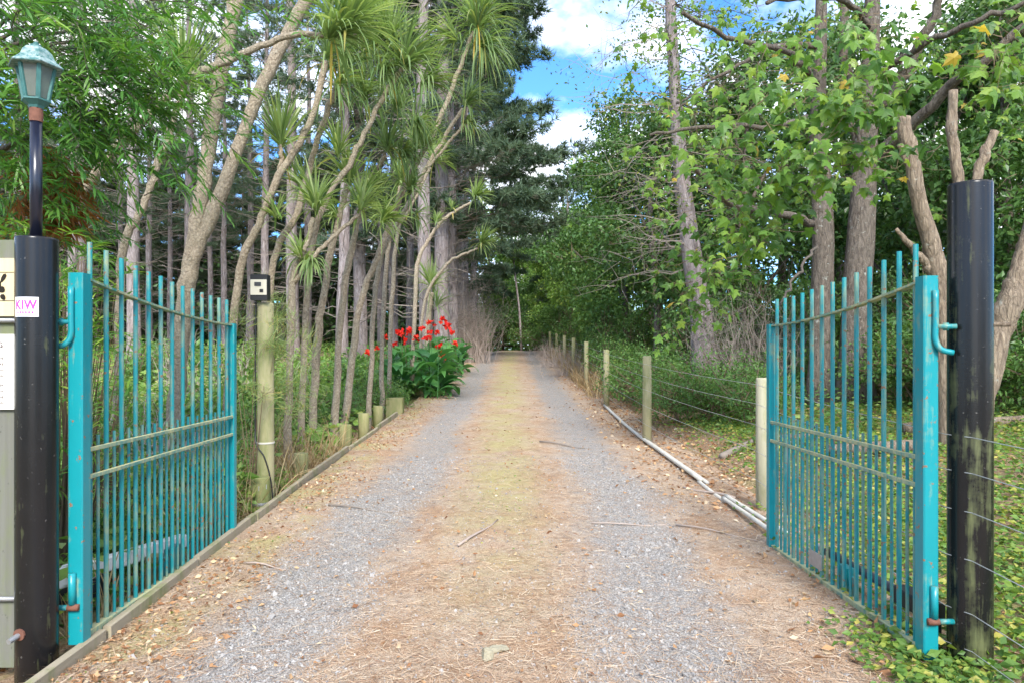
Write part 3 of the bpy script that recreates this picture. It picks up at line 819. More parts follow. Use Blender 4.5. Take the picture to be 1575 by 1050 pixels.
mb = MB(); cbox(mb, A + [0, .06, -.10], EX, EY, EZ, .035, .03, .10, .004); mb.build('bracket', M['black'], g)

# ------------------------------------------------------------------ wire fence on the right
g = thing('wire_fence', 'post and wire fence along the edge of the drive', 'fence', (1.95, 8, gz(1.95, 8)))
FPOST = [(2.06, 1.2, 1.15, .07), (2.215, 6.25, 1.17, .063), (1.915, 10.05, 1.22, .064), (1.945, 14.6, 1.16, .062), (1.98, 18.9, 1.2, .062), (1.98, 22.8, 1.2, .062), (1.98, 26.8, 1.2, .062), (1.95, 31, 1.2, .062), (1.9, 35.5, 1.2, .062)]
for k, (x, y, h, r) in enumerate(FPOST):
    b = gz(x, y)
    mb = MB(); lathe(mb, (x, y, b - .3), [(r, 0), (r, .3 + h * .6), (r * .98, .3 + h - .015), (r * .9, .3 + h)], 20); o = mb.build('fence_post', M['post_grey' if k == 1 else 'post'], g)
    for poly in o.data.polygons: poly.use_smooth = abs(poly.normal.z) < .5
for hz in (1.08, .915, .735, .515, .27, .10):
    pts = []
    for k, (x, y, h, r) in enumerate(FPOST):
        b = road_z(y)
        if k == 1:
            pts.append((RP[0] - RR * .55, RP[1] - RR - .002, hz))           # past the face of the black post
            pts.append((RP[0] - RR - .012, RP[1] + .02, hz + .004))
        pts.append((x - r - .004, y, b + hz * (1.0 if k == 0 else 1.03)))
    P_ = []
    for a, b in zip(pts[:-1], pts[1:]):
        a = np.array(a); b = np.array(b)
        for tt in (0, .33, .66):
            q = a + (b - a) * tt; q[2] -= .02 * (tt * (1 - tt) * 4) * min(1, np.linalg.norm(b - a) / 4); P_.append(q)
    P_.append(np.array(pts[-1]))
    mb = MB(); tube(mb, P_, .0022 if hz > .2 else .0018, 6); mb.build('wire', M['wire'], g)

def ground_pipe(pts, r, label):
    pts = [np.array([x, y, road_z(y) + r + .012 + dz]) for x, y, dz in pts]
    mb = MB(); tube(mb, spline(pts, 18), r, 10)
    return tag(mb.build('plastic_pipe', M['pvc'], smooth=True), label, 'pipe', 'white pipes along the fence')
ground_pipe([(1.99, 5.35, .02), (1.97, 5.9, .02), (1.95, 6.55, .01)], .019, 'short white plastic pipe end just beyond the teal gate, drive side')
ground_pipe([(2.06, 5.3, .04), (2.03, 5.9, .03), (1.99, 6.6, .02)], .019, 'short white plastic pipe end just beyond the teal gate, fence side')
ground_pipe([(1.96, 7.35, .005), (1.90, 9.0, .01), (1.85, 11.0, .01), (1.86, 14.3, .02)], .024, 'long white plastic pipe lying along the fence posts')
ground_pipe([(2.00, 7.25, .00), (1.945, 9.0, .0), (1.91, 10.0, .0)], .019, 'thin white pipe beside the long pipe near second fence post')
ground_pipe([(1.965, 6.5, -.022), (1.955, 6.95, -.024), (1.95, 7.4, -.020)], .020, 'half buried length of white pipe in litter beside first fence post')

# ------------------------------------------------------------------ stones and fallen wood
def rock(c, s, label, mat, name='stone', cat='stone', group=None, seed=0):
    r2 = np.random.default_rng(seed)
    import bmesh
    bm = bmesh.new(); bmesh.ops.create_icosphere(bm, subdivisions=3, radius=1)
    V = np.array([v.co[:] for v in bm.verts]); Fc = np.array([[v.index for v in f.verts] for f in bm.faces]); bm.free()
    for k in range(22):
        nrm = unit(r2.normal(0, 1, 3)); dd = r2.uniform(.50, .82); ex = np.maximum(V @ nrm - dd, 0); V = V - ex[:, None] * nrm
    V = V * (1 + .04 * np.sin(V[:, :1] * 9 + V[:, 1:2] * 7 + V[:, 2:] * 11))
    mb = MB(); mb.add(V * np.asarray(s) + np.asarray(c), [Fc])
    return tag(mb.build(name, mat), label, cat, group)
rock((-.115, 3.37, .035), (.046, .042, .044), 'pale angular stone on the drive nearest the viewer', M['stone'], seed=3)
rock((-.07, 3.47, .018), (.072, .034, .022), 'flat stone behind the pale angular stone on the drive', M['stone'], seed=4)
rock((-3.55, 6.9, gz(-3.55, 6.9) + .25), (.32, .35, .30), 'pale boulder behind the bars of the gate, among weeds', M['stone_w'], 'boulder', 'boulder', seed=6)
rock((-3.75, 5.75, gz(-3.75, 5.75) + .08), (.42, .30, .16), 'low pale rubble heap seen low through the gate bars', M['stone_w'], 'rubble_rock', 'boulder', seed=8)
def log(pts, r, label, mat, name='fallen_log', n=12):
    pts = [np.array([x, y, gz(x, y) + r * .7 + dz]) for x, y, dz in pts]
    mb = MB(); k = 12; tube(mb, spline(pts, k), np.linspace(r, r * .75, k), n, jit=.06)
    return tag(mb.build(name, mat, smooth=True), label, 'log', 'fallen wood')
log([(3.2, 9.3, 0), (3.7, 8.9, .02), (4.3, 8.7, .0)], .06, 'thin fallen log behind the gate bars near the wire', M['cut_bark'])
log([(3.55, 7.9, 0), (3.9, 7.6, .05), (4.4, 7.5, .1)], .075, 'short thick fallen log seen through the gate bars', M['cut_bark'])
log([(5.2, 9.4, .05), (6.0, 9.3, .03), (7.2, 9.0, .05)], .085, 'fallen log beyond the tall algae-stained pole', M['cut_bark'])
log([(2.55, 8.6, 0), (2.9, 9.0, .0), (3.3, 9.5, .0)], .045, 'fallen branch on litter below the fence wires', M['twig'])
log([(-5.9, 9.0, .1), (-4.3, 9.7, .15), (-2.7, 10.9, .18)], .035, 'long pale fallen branch across weeds behind the edging', M['twig'])
log([(-4.6, 6.4, .25), (-3.7, 6.6, .3), (-2.9, 6.9, .25)], .03, 'crooked dead branch in weeds behind the gate', M['twig'])
def twig(px0, py0, px1, py1, Y0, Y1, r, label, mat='twig', bend=.03):
    pts = []
    for tt in np.linspace(0, 1, 6):
        Y = Y0 + (Y1 - Y0) * tt
        x = ((px0 + (px1 - px0) * tt) - CX) * Y / F
        pts.append([x + bend * math.sin(3.1 * tt), Y, float(drive_z(np.array(x), np.array(Y))) + r + .008 + .01 * math.sin(6 * tt)])
    mb = MB(); tube(mb, pts, np.linspace(r, r * .5, 6), 6); return tag(mb.build('fallen_twig', M[mat], smooth=True), label, 'twig', 'twigs fallen on the drive')
twig(830, 695, 900, 708, 10.0, 9.6, .012, 'dark bent twig lying across the far gravel track')
twig(705, 850, 765, 800, 5.2, 5.9, .010, 'pale straight twig pointing up the mossy middle of the drive', 'twig_pink')
twig(910, 806, 1030, 806, 5.85, 5.85, .007, 'pale straight twig lying crosswise on the gravel near the gate', 'twig_pink')
twig(1040, 808, 1165, 842, 5.8, 5.35, .008, 'pale twig lying on litter beside the gate end', 'twig_pink')
twig(505, 790, 605, 797, 6.4, 6.25, .008, 'pale twig on the mossy edge near the intercom post', 'twig')
twig(375, 880, 440, 892, 4.8, 4.7, .008, 'pale twig on needle litter near the gate foot', 'twig_pink')
twig(1130, 760, 1050, 735, 6.6, 7.1, .016, 'broken pale stick on litter beside the white pipes', 'twig_pink')
# ------------------------------------------------------------------ trees: generators
def head_blades(mb, c, axis, Ln, n, droop, spread=1.0, W=.027):
    """one rosette of strap leaves"""
    Ln = Ln * (.88 if droop > 1.6 else 1.0); n = int(n * (.52 if droop > 1.6 else .8))
    axis = unit(axis)
    d = unit(axis * .75 + rdir(n) * (spread * U(.25, 1.15, n))[:, None])
    el = d @ axis
    dr = droop * (1.15 - .75 * np.clip(el, -.4, 1)) * U(.7, 1.3, n)
    ln = Ln * U(.62, 1.08, n)
    start = np.asarray(c) + d * .04 + axis * U(-.10, .04, n)[:, None]
    blades(mb, start, d, ln, W * U(.75, 1.2, n), dr, 6, np.clip(.25 + .75 * RNG.random(n) - (el < 0) * RNG.random(n) * .45, 0, 1))

def cordyline(label, Y, stems, heads, seed=0):
    x0, y0 = stems[0][0][0]
    bx = (x0 - CX) * Y / F
    base = np.array([bx, Y, gz(bx, Y)])
    g = thing('cabbage_tree', label, 'cabbage tree', base, 'cabbage trees leaning over the bed')
    for k, (pts, w0, w1) in enumerate(stems):
        q = []
        for i, p in enumerate(pts):
            yy = p[2] if len(p) > 2 else Y
            q.append(P(p[0], p[1], yy))
        if k == 0: q[0] = base - [0, 0, .15]
        m = 6 * len(q)
        s = spline(q, m)
        s[1:-1] += RNG.normal(0, .008, (m - 2, 3))
        r = np.linspace(w0, w1, m) * Y / F / 2 * .80 * (1 + .05 * np.sin(np.linspace(0, 17, m) + w0))
        if k == 0: r[:4] *= np.array([1.45, 1.25, 1.12, 1.04])
        mb = MB(); tube(mb, s, r, 14, jit=.035); mb.build('stem', M['cord_bark'], g, smooth=True)
    for h in heads:
        x, y, Ln, n, ax, droop = h[:6]
        yy = h[6] if len(h) > 6 else Y
        mb = MB(); head_blades(mb, P(x, y, yy), ax, Ln, n, droop); 
        o = mb.build('leaf_tuft', M['l_cord_old'] if droop > 1.6 else M['l_cord'], g); o['kind'] = 'stuff'
    return g

UP = (0, 0, 1.)
cordyline('thick forked cabbage tree trunk behind the gate bars', 8.5,
          [([(262, 740), (278, 540), (290, 430), (312, 290), (332, 150), (362, 0), (385, -110)], 34, 24),
           ([(287, 455), (300, 390), (345, 285), (395, 150), (470, 0), (520, -90)], 27, 21),
           ([(336, 140), (344, 80), (352, 20), (350, -60)], 13, 10)],
          [(385, -110, .9, 150, UP, 1.6), (525, -95, .9, 150, UP, 1.7), (350, -60, .8, 90, UP, 1.0), (425, -25, .8, 70, UP, 2.2)])
cordyline('strongly leaning cabbage tree arching across to a drooping head', 7.2,
          [([(-45, 700), (15, 470), (80, 365), (150, 265), (230, 175), (290, 122), (345, 97), (430, 58), (497, 54)], 21, 11)],
          [(512, 56, .80, 210, (.5, -.2, .5), 1.9), (535, 40, .75, 120, (.4, -.1, .9), 1.0), (288, 120, .35, 40, (-.2, -.3, .6), .8)])
cordyline('slender pale cabbage tree topped by an upright spiky tuft', 8.0,
          [([(178, 640), (186, 410), (215, 330), (245, 250), (274, 165), (280, 118)], 16, 12)],
          [(281, 118, .92, 120, UP, .35)])
cordyline('cabbage tree rising behind the intercom box with upright side tuft', 9.0,
          [([(340, 640), (365, 440), (398, 345), (430, 270), (480, 180), (500, 95)], 16, 12),
           ([(424, 285), (432, 250), (432, 222)], 8, 7)],
          [(502, 88, .85, 150, (.1, 0, 1), 1.7), (432, 218, .75, 120, UP, .55), (520, 130, .8, 90, (.6, -.2, .1), 1.9), (425, 330, .35, 50, (0, -.2, 1), .9)])
cordyline('thin cabbage tree just right of the intercom post', 9.4,
          [([(408, 640), (418, 425), (455, 330), (490, 215), (515, 140), (548, 45)], 14, 10)],
          [(552, 35, .95, 210, (.1, 0, 1), 1.6), (575, 70, .9, 120, (.5, -.2, .3), 2.2), (530, 100, .8, 110, (.2, -.2, .2), 2.2), (505, 20, .6, 60, UP, .6), (590, 110, .9, 130, (.3, -.3, .1), 2.4), (560, 150, .7, 90, (.1, -.3, .2), 2.2)])
cordyline('low forked cabbage tree with two small tufts near intercom', 8.6,
          [([(443, 640), (450, 440), (468, 385), (482, 335)], 14, 10), ([(452, 436), (480, 398), (520, 358), (552, 330)], 9, 7)],
          [(486, 318, .58, 120, UP, 1.3), (556, 318, .42, 90, (.3, 0, 1), 1.1), (463, 395, .40, 60, (-.3, -.2, .8), 1.5), (478, 400, .5, 60, (.1, -.3, -.1), 2.2)])
cordyline('cabbage tree leaning across the wood to a heavy drooping head', 9.2,
          [([(462, 640), (475, 420), (500, 310), (540, 250), (565, 195), (592, 145), (618, 105)], 12, 9)],
          [(622, 98, .95, 230, (.3, -.1, .8), 1.9), (655, 125, .8, 120, (.7, -.2, .2), 2.1), (520, 235, .5, 100, UP, .9), (600, 60, .7, 90, UP, .8)])
cordyline('bright straight cabbage tree trunk standing in the bed by the stubs', 9.9,
          [([(478, 670), (487, 540), (503, 420), (522, 335), (535, 285)], 16, 11)],
          [(537, 278, .60, 130, UP, 1.1), (560, 300, .5, 80, (.6, 0, .5), 1.3), (590, 340, .5, 80, (.5, -.2, .4), 1.6), (470, 290, .5, 80, (-.4, -.2, .6), 1.4), (515, 330, .4, 60, (-.4, -.2, .5), 1.3)])
cordyline('cabbage tree with curved foot behind the stub posts', 10.6,
          [([(512, 610), (526, 480), (545, 365), (568, 285), (592, 238)], 14, 9)],
          [(597, 228, .85, 160, (.2, 0, 1), 1.9), (620, 240, .7, 120, (.5, -.2, .2), 2.2), (583, 290, .5, 90, (-.3, -.1, .6), 1.5), (610, 170, .8, 130, (.1, -.3, .4), 2.2), (640, 190, .8, 130, (.3, -.3, .1), 2.4), (632, 290, .6, 100, (.2, -.3, .3), 2.0)])
cordyline('tall cabbage tree leaning towards the drive, highest drooping head', 11.0,
          [([(524, 600), (552, 480), (578, 403), (598, 349), (617, 299), (646, 243), (672, 195), (703, 115), (728, 50)], 13, 8)],
          [(734, 42, 1.0, 240, (.1, -.1, 1), 2.0), (742, 70, 1.0, 150, (.4, -.3, -.1), 2.4), (740, 15, .8, 90, UP, .5), (700, 60, .7, 80, (-.6, 0, .4), 1.5), (655, 225, .7, 110, (.2, -.3, .5), 1.8)])
cordyline('slim cabbage tree beside the tallest leaning one, double drooping tuft', 11.8,
          [([(565, 580), (575, 477), (586, 397), (614, 339), (641, 291), (660, 250), (712, 168)], 10, 7), ([(655, 262), (690, 220), (716, 190)], 6, 5)],
          [(718, 160, .75, 130, (.4, -.1, .5), 2.0), (718, 188, .7, 80, (.5, -.2, 0), 2.2), (640, 220, .6, 100, UP, 1.2)])
cordyline('thin upright cabbage tree stem before the pine trunks', 13.2,
          [([(586, 560), (590, 480), (598, 371), (610, 320), (615, 285)], 9, 7)],
          [(616, 275, .6, 130, UP, 1.5), (640, 330, .5, 80, (.5, -.2, .2), 1.9), (612, 330, .5, 60, (-.3, -.2, .3), 2.0)])
cordyline('pale thin cabbage tree stem curving right above the cannas', 14.2,
          [([(598, 545), (602, 480), (611, 360), (630, 322), (662, 258)], 9, 6)],
          [(668, 246, .6, 120, (.3, 0, .9), 1.4), (590, 330, .5, 80, (-.5, 0, .5), 1.3)])
cordyline('small cabbage tree with round tuft hanging towards the drive', 17.6,
          [([(632, 540), (638, 477), (643, 403), (662, 365), (680, 340), (706, 322), (724, 312)], 9, 5)],
          [(731, 302, .56, 150, (.5, -.2, .6), .9), (672, 340, .32, 60, (.2, -.2, .6), .8), (695, 320, .28, 40, (0, -.2, 1), .6)])
cordyline('lowest round tufted cabbage tree reaching towards the drive', 18.8,
          [([(644, 540), (652, 470), (686, 408), (712, 392), (735, 382)], 7, 4)],
          [(742, 372, .58, 150, (.5, -.2, .6), .9)])
cordyline('short cabbage tree tuft standing over the red cannas', 20.5,
          [([(652, 560), (658, 500), (663, 450)], 12, 10)],
          [(664, 440, .95, 150, UP, .9), (672, 470, .75, 100, (.2, -.2, .6), 1.8)])
cordyline('young cabbage tree with yellowing tuft near the intercom', 7.6,
          [([(448, 720), (468, 560), (462, 500)], 14, 12)],
          [(468, 400, .35, 50, (.1, -.2, .2), 2.0)]) if False else None

def pine_tree(seed, h, r, cs, reach, dens=1.0, low=1.5, droop=-.12, needle='l_pine', nl=.24, lean=0.0, dead=1.0):
    """pine of the plantation: straight grey trunk, dead whorls below, needle tufts above"""
    global RNG
    keep = RNG; RNG = np.random.default_rng(seed)
    g = thing('pine_tree', 'x', 'pine tree', (0, 0, 0))
    zs = np.linspace(-.3, h, 18)
    pts = np.stack([np.cumsum(RNG.normal(0, .03, 18)) + lean * zs, np.cumsum(RNG.normal(0, .03, 18)), zs], -1)
    rad = r * (1 - .85 * np.clip(zs / h, 0, 1)) * np.where(zs < .6, 1.25, 1.0)
    mb = MB(); tube(mb, pts, rad, 12, jit=.05); mb.build('trunk', M['pine_bark'], g, smooth=True)
    at = lambda z: np.stack([np.interp(z, zs, pts[:, 0]), np.interp(z, zs, pts[:, 1]), z], -1)
    mb = MB()
    nd = int(h * 4.2 * dead)
    z = U(low, min(cs + 4, h), nd); a = U(0, 6.283, nd)
    D = np.stack([np.cos(a), np.sin(a), U(-.15, .35, nd)], -1)
    L = U(.5, 2.3, nd)
    A = at(z); E = bent_sticks(mb, A, D, L, U(-.15, .25, nd), U(.010, .022, nd), 4, RNG.random(nd))
    for rep in range(2):
        tt = U(.35, .9, nd)[:, None]
        bent_sticks(mb, A + (E - A) * tt, D + RNG.normal(0, .6, (nd, 3)), L * .4, U(-.1, .2, nd), .007, 2, RNG.random(nd))
    fol = MB()
    nb = int((h - cs) * 5.0 * dens)
    z = np.sort(U(cs, h - .3, nb)); f = (z - cs) / (h - cs)
    L = reach * ((1 - f) ** .65 * U(.6, 1.05, nb)) + .5
    L *= np.where(f < .12, .8, 1)
    a = np.arange(nb) * 2.399 + U(-.4, .4, nb)
    D = unit(np.stack([np.cos(a), np.sin(a), U(-.05, .35, nb) + .35 * f], -1))
    sag = U(droop - .1, droop + .2, nb)
    A = at(z)
    bent_sticks(mb, A, D, L, sag, .018 + .012 * L / reach, 5, RNG.random(nb))
    TP, TD = [], []
    for b in range(nb):
        k = max(6, int(L[b] * 9 * dens))
        t_ = U(.30, 1.0, k) ** .8
        c = A[b] + D[b] * (L[b] * t_)[:, None] + EZ * (sag[b] * L[b] * t_ * t_)[:, None]
        side = unit(np.cross(D[b], EZ)) * RNG.choice([-1, 1], k)[:, None]
        bl = (1.1 - t_ * .75) * L[b] * .34 * U(.3, 1, k)
        dd = unit(side * 1.0 + D[b] * .8 + RNG.normal(0, .25, (k, 3)))
        e = c + dd * bl[:, None]
        sticks(mb, c, e, .006, .003, RNG.random(k))
        for q in range(3):
            TP.append(c + (e - c) * U(.45, 1.05, k)[:, None] + RNG.normal(0, .06, (k, 3))); TD.append(dd + EZ * .25)
    TP = np.concatenate(TP); TD = np.concatenate(TD)
    m = 9
    N = len(TP)
    d = unit(np.repeat(unit(TD), m, 0) * .8 + rdir(N * m) * .85)
    leaves(fol, T_NEEDLE, np.repeat(TP, m, 0), d, rdir(N * m), U(.6, 1.2, N * m) * nl, np.clip(np.repeat(RNG.random(N), m) * .7 + RNG.random(N * m) * .3, 0, 1), .13)
    mb.build('dead_branches', M['twig'], g)['kind'] = 'stuff'
    fol.build('crown', M[needle], g)['kind'] = 'stuff'
    RNG = keep
    return g

def spot(px, Y):
    x = (px - CX) * Y / F
    return np.array([x, Y, gz(x, Y) - .05])

def place(tree, px, Y, rz, sc, label, group):
    tree.location = spot(px, Y); tree.rotation_euler = (0, 0, rz); tree.scale = (sc, sc, sc)
    tag(tree, label, None, group)

PINES = [pine_tree(21, 23, .22, 8.0, 2.6, .8), pine_tree(22, 24, .25, 9.0, 3.0, .8), pine_tree(23, 22, .20, 7.0, 2.4, .9), pine_tree(24, 24, .26, 9.5, 2.8, .7)]
used = [False] * 4
pine_spots = [(110, 26, .9), (122, 30, 1.0), (183, 38, .9), (207, 25, 1.0), (232, 44, .9), (262, 46, .9), (292, 33, 1.0), (325, 42, .9), (345, 36, .9), (382, 39, .9),
              (408, 34, 1.0), (450, 30, 1.1), (472, 42, 1.), (527, 24, 1.1), (556, 27, 1.1), (585, 41, 1.), (606, 31, 1.0), (632, 40, 1.), (655, 21.5, 1.15), (681, 25.5, 1.15), (702, 34, 1.), (716, 40, 1.), (30, 33, 1.), (-40, 28, 1.)]
named = {655: 'thickest grey pine trunk behind the cabbage trees nearest the drive', 681: 'second thick grey pine trunk right beside the dead-twigged gap', 527: 'thick dark pine trunk behind the bright cabbage tree stem',
         207: 'thick brown pine trunk seen over the gate top by the spiky tuft', 122: 'pale grey pine trunk just right of the lamp post'}
GP = 'pine trunks standing in the wood'
ORD = ['first', 'second', 'third', 'fourth', 'fifth', 'sixth', 'seventh', 'eighth', 'ninth', 'tenth', 'eleventh', 'twelfth', 'thirteenth', 'fourteenth', 'fifteenth', 'sixteenth', 'seventeenth', 'eighteenth', 'nineteenth', 'twentieth', 'twenty-first', 'twenty-second', 'twenty-third', 'twenty-fourth', 'twenty-fifth', 'twenty-sixth', 'twenty-seventh', 'twenty-eighth']
by_x = sorted(q[0] for q in pine_spots)
for k, (px, Y, sc) in enumerate(pine_spots):
    v = (k * 7 + k // 4) % 4
    lab = named.get(px, 'tall grey pine trunk in the wood, %s from the picture edge' % ORD[by_x.index(px)])
    if not used[v]:
        used[v] = True; place(PINES[v], px, Y, k * 1.7, sc, lab, GP)
    else:
        copy_tree(PINES[v], spot(px, Y), k * 1.7, sc, None, lab, GP)
# dark conifers closing the wood behind
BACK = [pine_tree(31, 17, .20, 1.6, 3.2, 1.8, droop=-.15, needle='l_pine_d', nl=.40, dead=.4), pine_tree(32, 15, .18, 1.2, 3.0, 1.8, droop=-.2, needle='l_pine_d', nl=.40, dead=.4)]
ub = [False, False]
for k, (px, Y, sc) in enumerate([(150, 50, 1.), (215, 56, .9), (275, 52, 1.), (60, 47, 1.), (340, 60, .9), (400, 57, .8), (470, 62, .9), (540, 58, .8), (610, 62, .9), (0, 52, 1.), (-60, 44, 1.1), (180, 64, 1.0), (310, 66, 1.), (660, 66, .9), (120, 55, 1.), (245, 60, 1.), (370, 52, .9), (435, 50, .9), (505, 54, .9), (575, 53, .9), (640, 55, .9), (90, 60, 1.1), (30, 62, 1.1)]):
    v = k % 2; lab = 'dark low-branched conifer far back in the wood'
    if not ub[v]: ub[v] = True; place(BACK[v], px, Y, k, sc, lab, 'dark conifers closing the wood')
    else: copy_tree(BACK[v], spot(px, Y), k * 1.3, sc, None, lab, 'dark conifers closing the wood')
o = pine_tree(41, 21, .25, 4.4, 6.2, 1.8, droop=-.10, nl=.30); place(o, 696, 28.5, 1.0, 1.0, 'large dark pine reaching over the drive from the wood', 'pines hanging over the drive')
o = pine_tree(42, 19, .25, 3.6, 5.6, 1.6, droop=-.12, nl=.32); place(o, 728, 43, 2.2, 1.0, 'far dark pine hanging over the end of the drive', 'pines hanging over the drive')
o = pine_tree(43, 13, .2, 3.2, 3.2, 1.2, droop=-.1, nl=.26); place(o, 872, 46, .7, .9, 'far pine right of the drive end with two trunks look', 'pines hanging over the drive')
o['label'] = 'far pine standing to the side where the drive ends'

# ------------------------------------------------------------------ broadleaf trees and shrubs
def crown_fill(wood, fol, blobs, tpl, size, ncl, nlf, cr, flat=.8, hub=None, hang=0.0):
    """leaf clumps through ellipsoids, each clump on its own twig"""
    for (c, R) in blobs:
        c = np.asarray(c, float); R = np.asarray(R, float)
        d = rdir(ncl); rr = U(.35, 1.0, ncl) ** .6 * U(.8, 1.12, ncl)
        C = c + d * rr[:, None] * R
        root = c - np.array([0, 0, R[2] * .6]) if hub is None else np.asarray(hub)
        A = root + (C - root) * U(.15, .55, ncl)[:, None]
        sticks(wood, A, C, .010, .004, RNG.random(ncl))
        N = ncl * nlf
        rc = np.repeat(C, nlf, 0)
        off = rdir(N) * (U(.1, 1, N) ** .5)[:, None] * cr * np.array([1, 1, flat])
        pos = rc + off
        dirs = unit(off / cr * .7 + rdir(N) * .6 + np.array([0, 0, -.25 - hang]))
        nrm = unit(rdir(N) * .7 + np.array([0, -.15, .9]))
        rn = np.clip(np.repeat(RNG.random(ncl), nlf) * .55 + RNG.random(N) * .45, 0, 1)
        leaves(fol, tpl, pos, dirs, nrm, size * U(.6, 1.2, N), rn)

def broadleaf(seed, h, w, r, leaf, tpl, size, ncl=22, nlf=34, cr=.42, name='broadleaf_tree', cat='tree', base=.28, nb=7, bark='maple_bark'):
    global RNG
    keep = RNG; RNG = np.random.default_rng(seed)
    g = thing(name, 'x', cat, (0, 0, 0))
    mb = MB()
    tp = spline([(0, 0, -.2), (U(-.1, .1), U(-.1, .1), h * .3), (U(-.25, .25), U(-.25, .25), h * .65), (U(-.3, .3), U(-.3, .3), h * .9)], 14)
    tube(mb, tp, np.linspace(r, r * .25, 14), 10, jit=.04)
    blobs = []
    for k in range(nb):
        a = k * 2.4 + U(-.4, .4); zz = h * (base + (1 - base) * (k + .5) / nb); rad = w * U(.35, .75) * (1.0 - .5 * max(0, (zz / h - .6)) / .4)
        c = np.array([math.cos(a) * rad, math.sin(a) * rad, zz])
        R = np.array([1, 1, .75]) * w * U(.38, .6)
        blobs.append((c, R))
        s0 = tp[int(np.clip(13 * (zz / h - .15), 1, 12))]
        tube(mb, spline([s0, (s0 + c) / 2 + [0, 0, .1], c], 6), np.linspace(r * .4, r * .1, 6), 6)
    fol = MB(); tw = MB()
    crown_fill(tw, fol, blobs, tpl, size, ncl, nlf, cr)
    mb.build('trunk', M[bark], g, smooth=True)
    tw.build('twigs', M['stem'], g)['kind'] = 'stuff'
    fol.build('crown', M[leaf], g)['kind'] = 'stuff'
    RNG = keep
    return g

def shrub(seed, w, h, leaf, tpl, size, nb=4, ncl=16, nlf=26, cr=.22, name='shrub', stem='stem', flat=.8):
    global RNG
    keep = RNG; RNG = np.random.default_rng(seed)
    g = thing(name, 'x', 'shrub', (0, 0, 0))
    st = MB(); fol = MB(); blobs = []
    for k in range(nb):
        a = k * 2.4 + U(-.5, .5); rad = w * .5 * U(.2, .8)
        c = np.array([math.cos(a) * rad, math.sin(a) * rad, h * U(.35, .72)])
        blobs.append((c, np.array([w * U(.28, .42), w * U(.28, .42), h * U(.25, .36)])))
        tube(st, spline([(c[0] * .2, c[1] * .2, -.1), (c[0] * .6, c[1] * .6, c[2] * .5), c], 5), np.linspace(.016, .006, 5), 5)
    crown_fill(st, fol, blobs, tpl, size, ncl, nlf, cr, flat)
    st.build('stems', M[stem], g)
    fol.build('foliage', M[leaf], g)['kind'] = 'stuff'
    RNG = keep
    return g

class Pool:
    """hands out the originals first and then copies"""
    def __init__(s, protos): s.p = protos; s.u = [False] * len(protos); s.k = 0
    def put(s, px, Y, sc, label, group, v=None, rz=None, dz=0.0, x=None):
        v = s.k % len(s.p) if v is None else v; s.k += 1
        l = spot(px, Y) if x is None else np.array([x, Y, gz(x, Y) - .05]); l[2] += dz
        rz = U(0, 6.28) if rz is None else rz
        if not s.u[v]:
            s.u[v] = True; o = s.p[v]; o.location = l; o.rotation_euler = (0, 0, rz); o.scale = (sc, sc, sc) if np.isscalar(sc) else sc
            return tag(o, label, None, group)
        return copy_tree(s.p[v], l, rz, sc, None, label, group)

BL = Pool([broadleaf(51, 7.5, 2.3, .13, 'l_mid', T_DIAM, .18, 30, 46, .5), broadleaf(52, 8.5, 2.2, .15, 'l_dark', T_DIAM, .18, 30, 46, .5),
           broadleaf(53, 6.5, 2.0, .11, 'l_lite', T_DIAM, .19, 26, 40, .5), broadleaf(54, 9.5, 2.6, .16, 'l_dark', T_DIAM, .19, 32, 48, .55)])
GR = 'broadleaf trees lining the drive beyond the wire fence'
for px, Y, sc, v, lab in [
    (905, 30, .80, 2, 'pale leafy tree low over the bend of the far fence'),
    (880, 36, .80, 0, 'mid green tree where the far fence meets the end'),
    (935, 25, .95, 1, 'dark green tree behind the farthest visible fence posts'),
    (965, 21, .80, 0, 'green tree overhanging the third fence post'),
    (1010, 18.5, .85, 1, 'dense dark tree behind the second fence post'),
    (1000, 29, 1.1, 3, 'tall dark tree rising behind the fence trees, sky beside it'),
    (1080, 21, .95, 0, 'green tree behind the leaning grey trunk'),
    (1150, 18, .95, 1, 'dark tree behind the bare twiggy shrub'),
    (1200, 24, 1.1, 3, 'tall dark tree behind the twin grey trunks, left of them'),
    (1290, 20, 1.0, 1, 'dark tree directly behind the twin grey trunks'),
    (1390, 16, .85, 3, 'dark dense tree behind the sawn-off stems'),
    (1470, 14, .85, 1, 'dark dense tree behind the algae-stained gate pole'),
    (1555, 13, .80, 3, 'dark dense tree at the picture edge beyond the gate pole'),
    (1640, 14, .95, 0, 'green tree at the picture edge, mostly out of frame'),
    (1430, 22, 1.1, 0, 'taller green tree far behind the sawn-off stems'),
    (1560, 20, 1.15, 2, 'taller pale green tree far behind the gate pole'),
    (1340, 27, 1.1, 2, 'pale green tree seen far between trunk and gate pole')]:
    BL.put(px, Y, sc, lab, GR, v)
GE = 'dark trees closing the end of the drive'
for px, Y, sc, v, lab in [(735, 50, .62, 1, 'dark bushy tree closing the drive end, beside dead shrub'), (765, 54, .60, 3, 'dark bushy tree at drive end left of the rail gap'), (826, 52, .72, 1, 'dark bushy tree at drive end right of the rail gap'),
                          (800, 70, .8, 0, 'distant green tree seen over the rail gap at drive end'), (848, 48, .7, 2, 'light tree right of the leaning pale trunk at drive end'), (700, 56, .8, 3, 'dark bushy tree at drive end behind the dead shrub')]:
    BL.put(px, Y, sc, lab, GE, v)

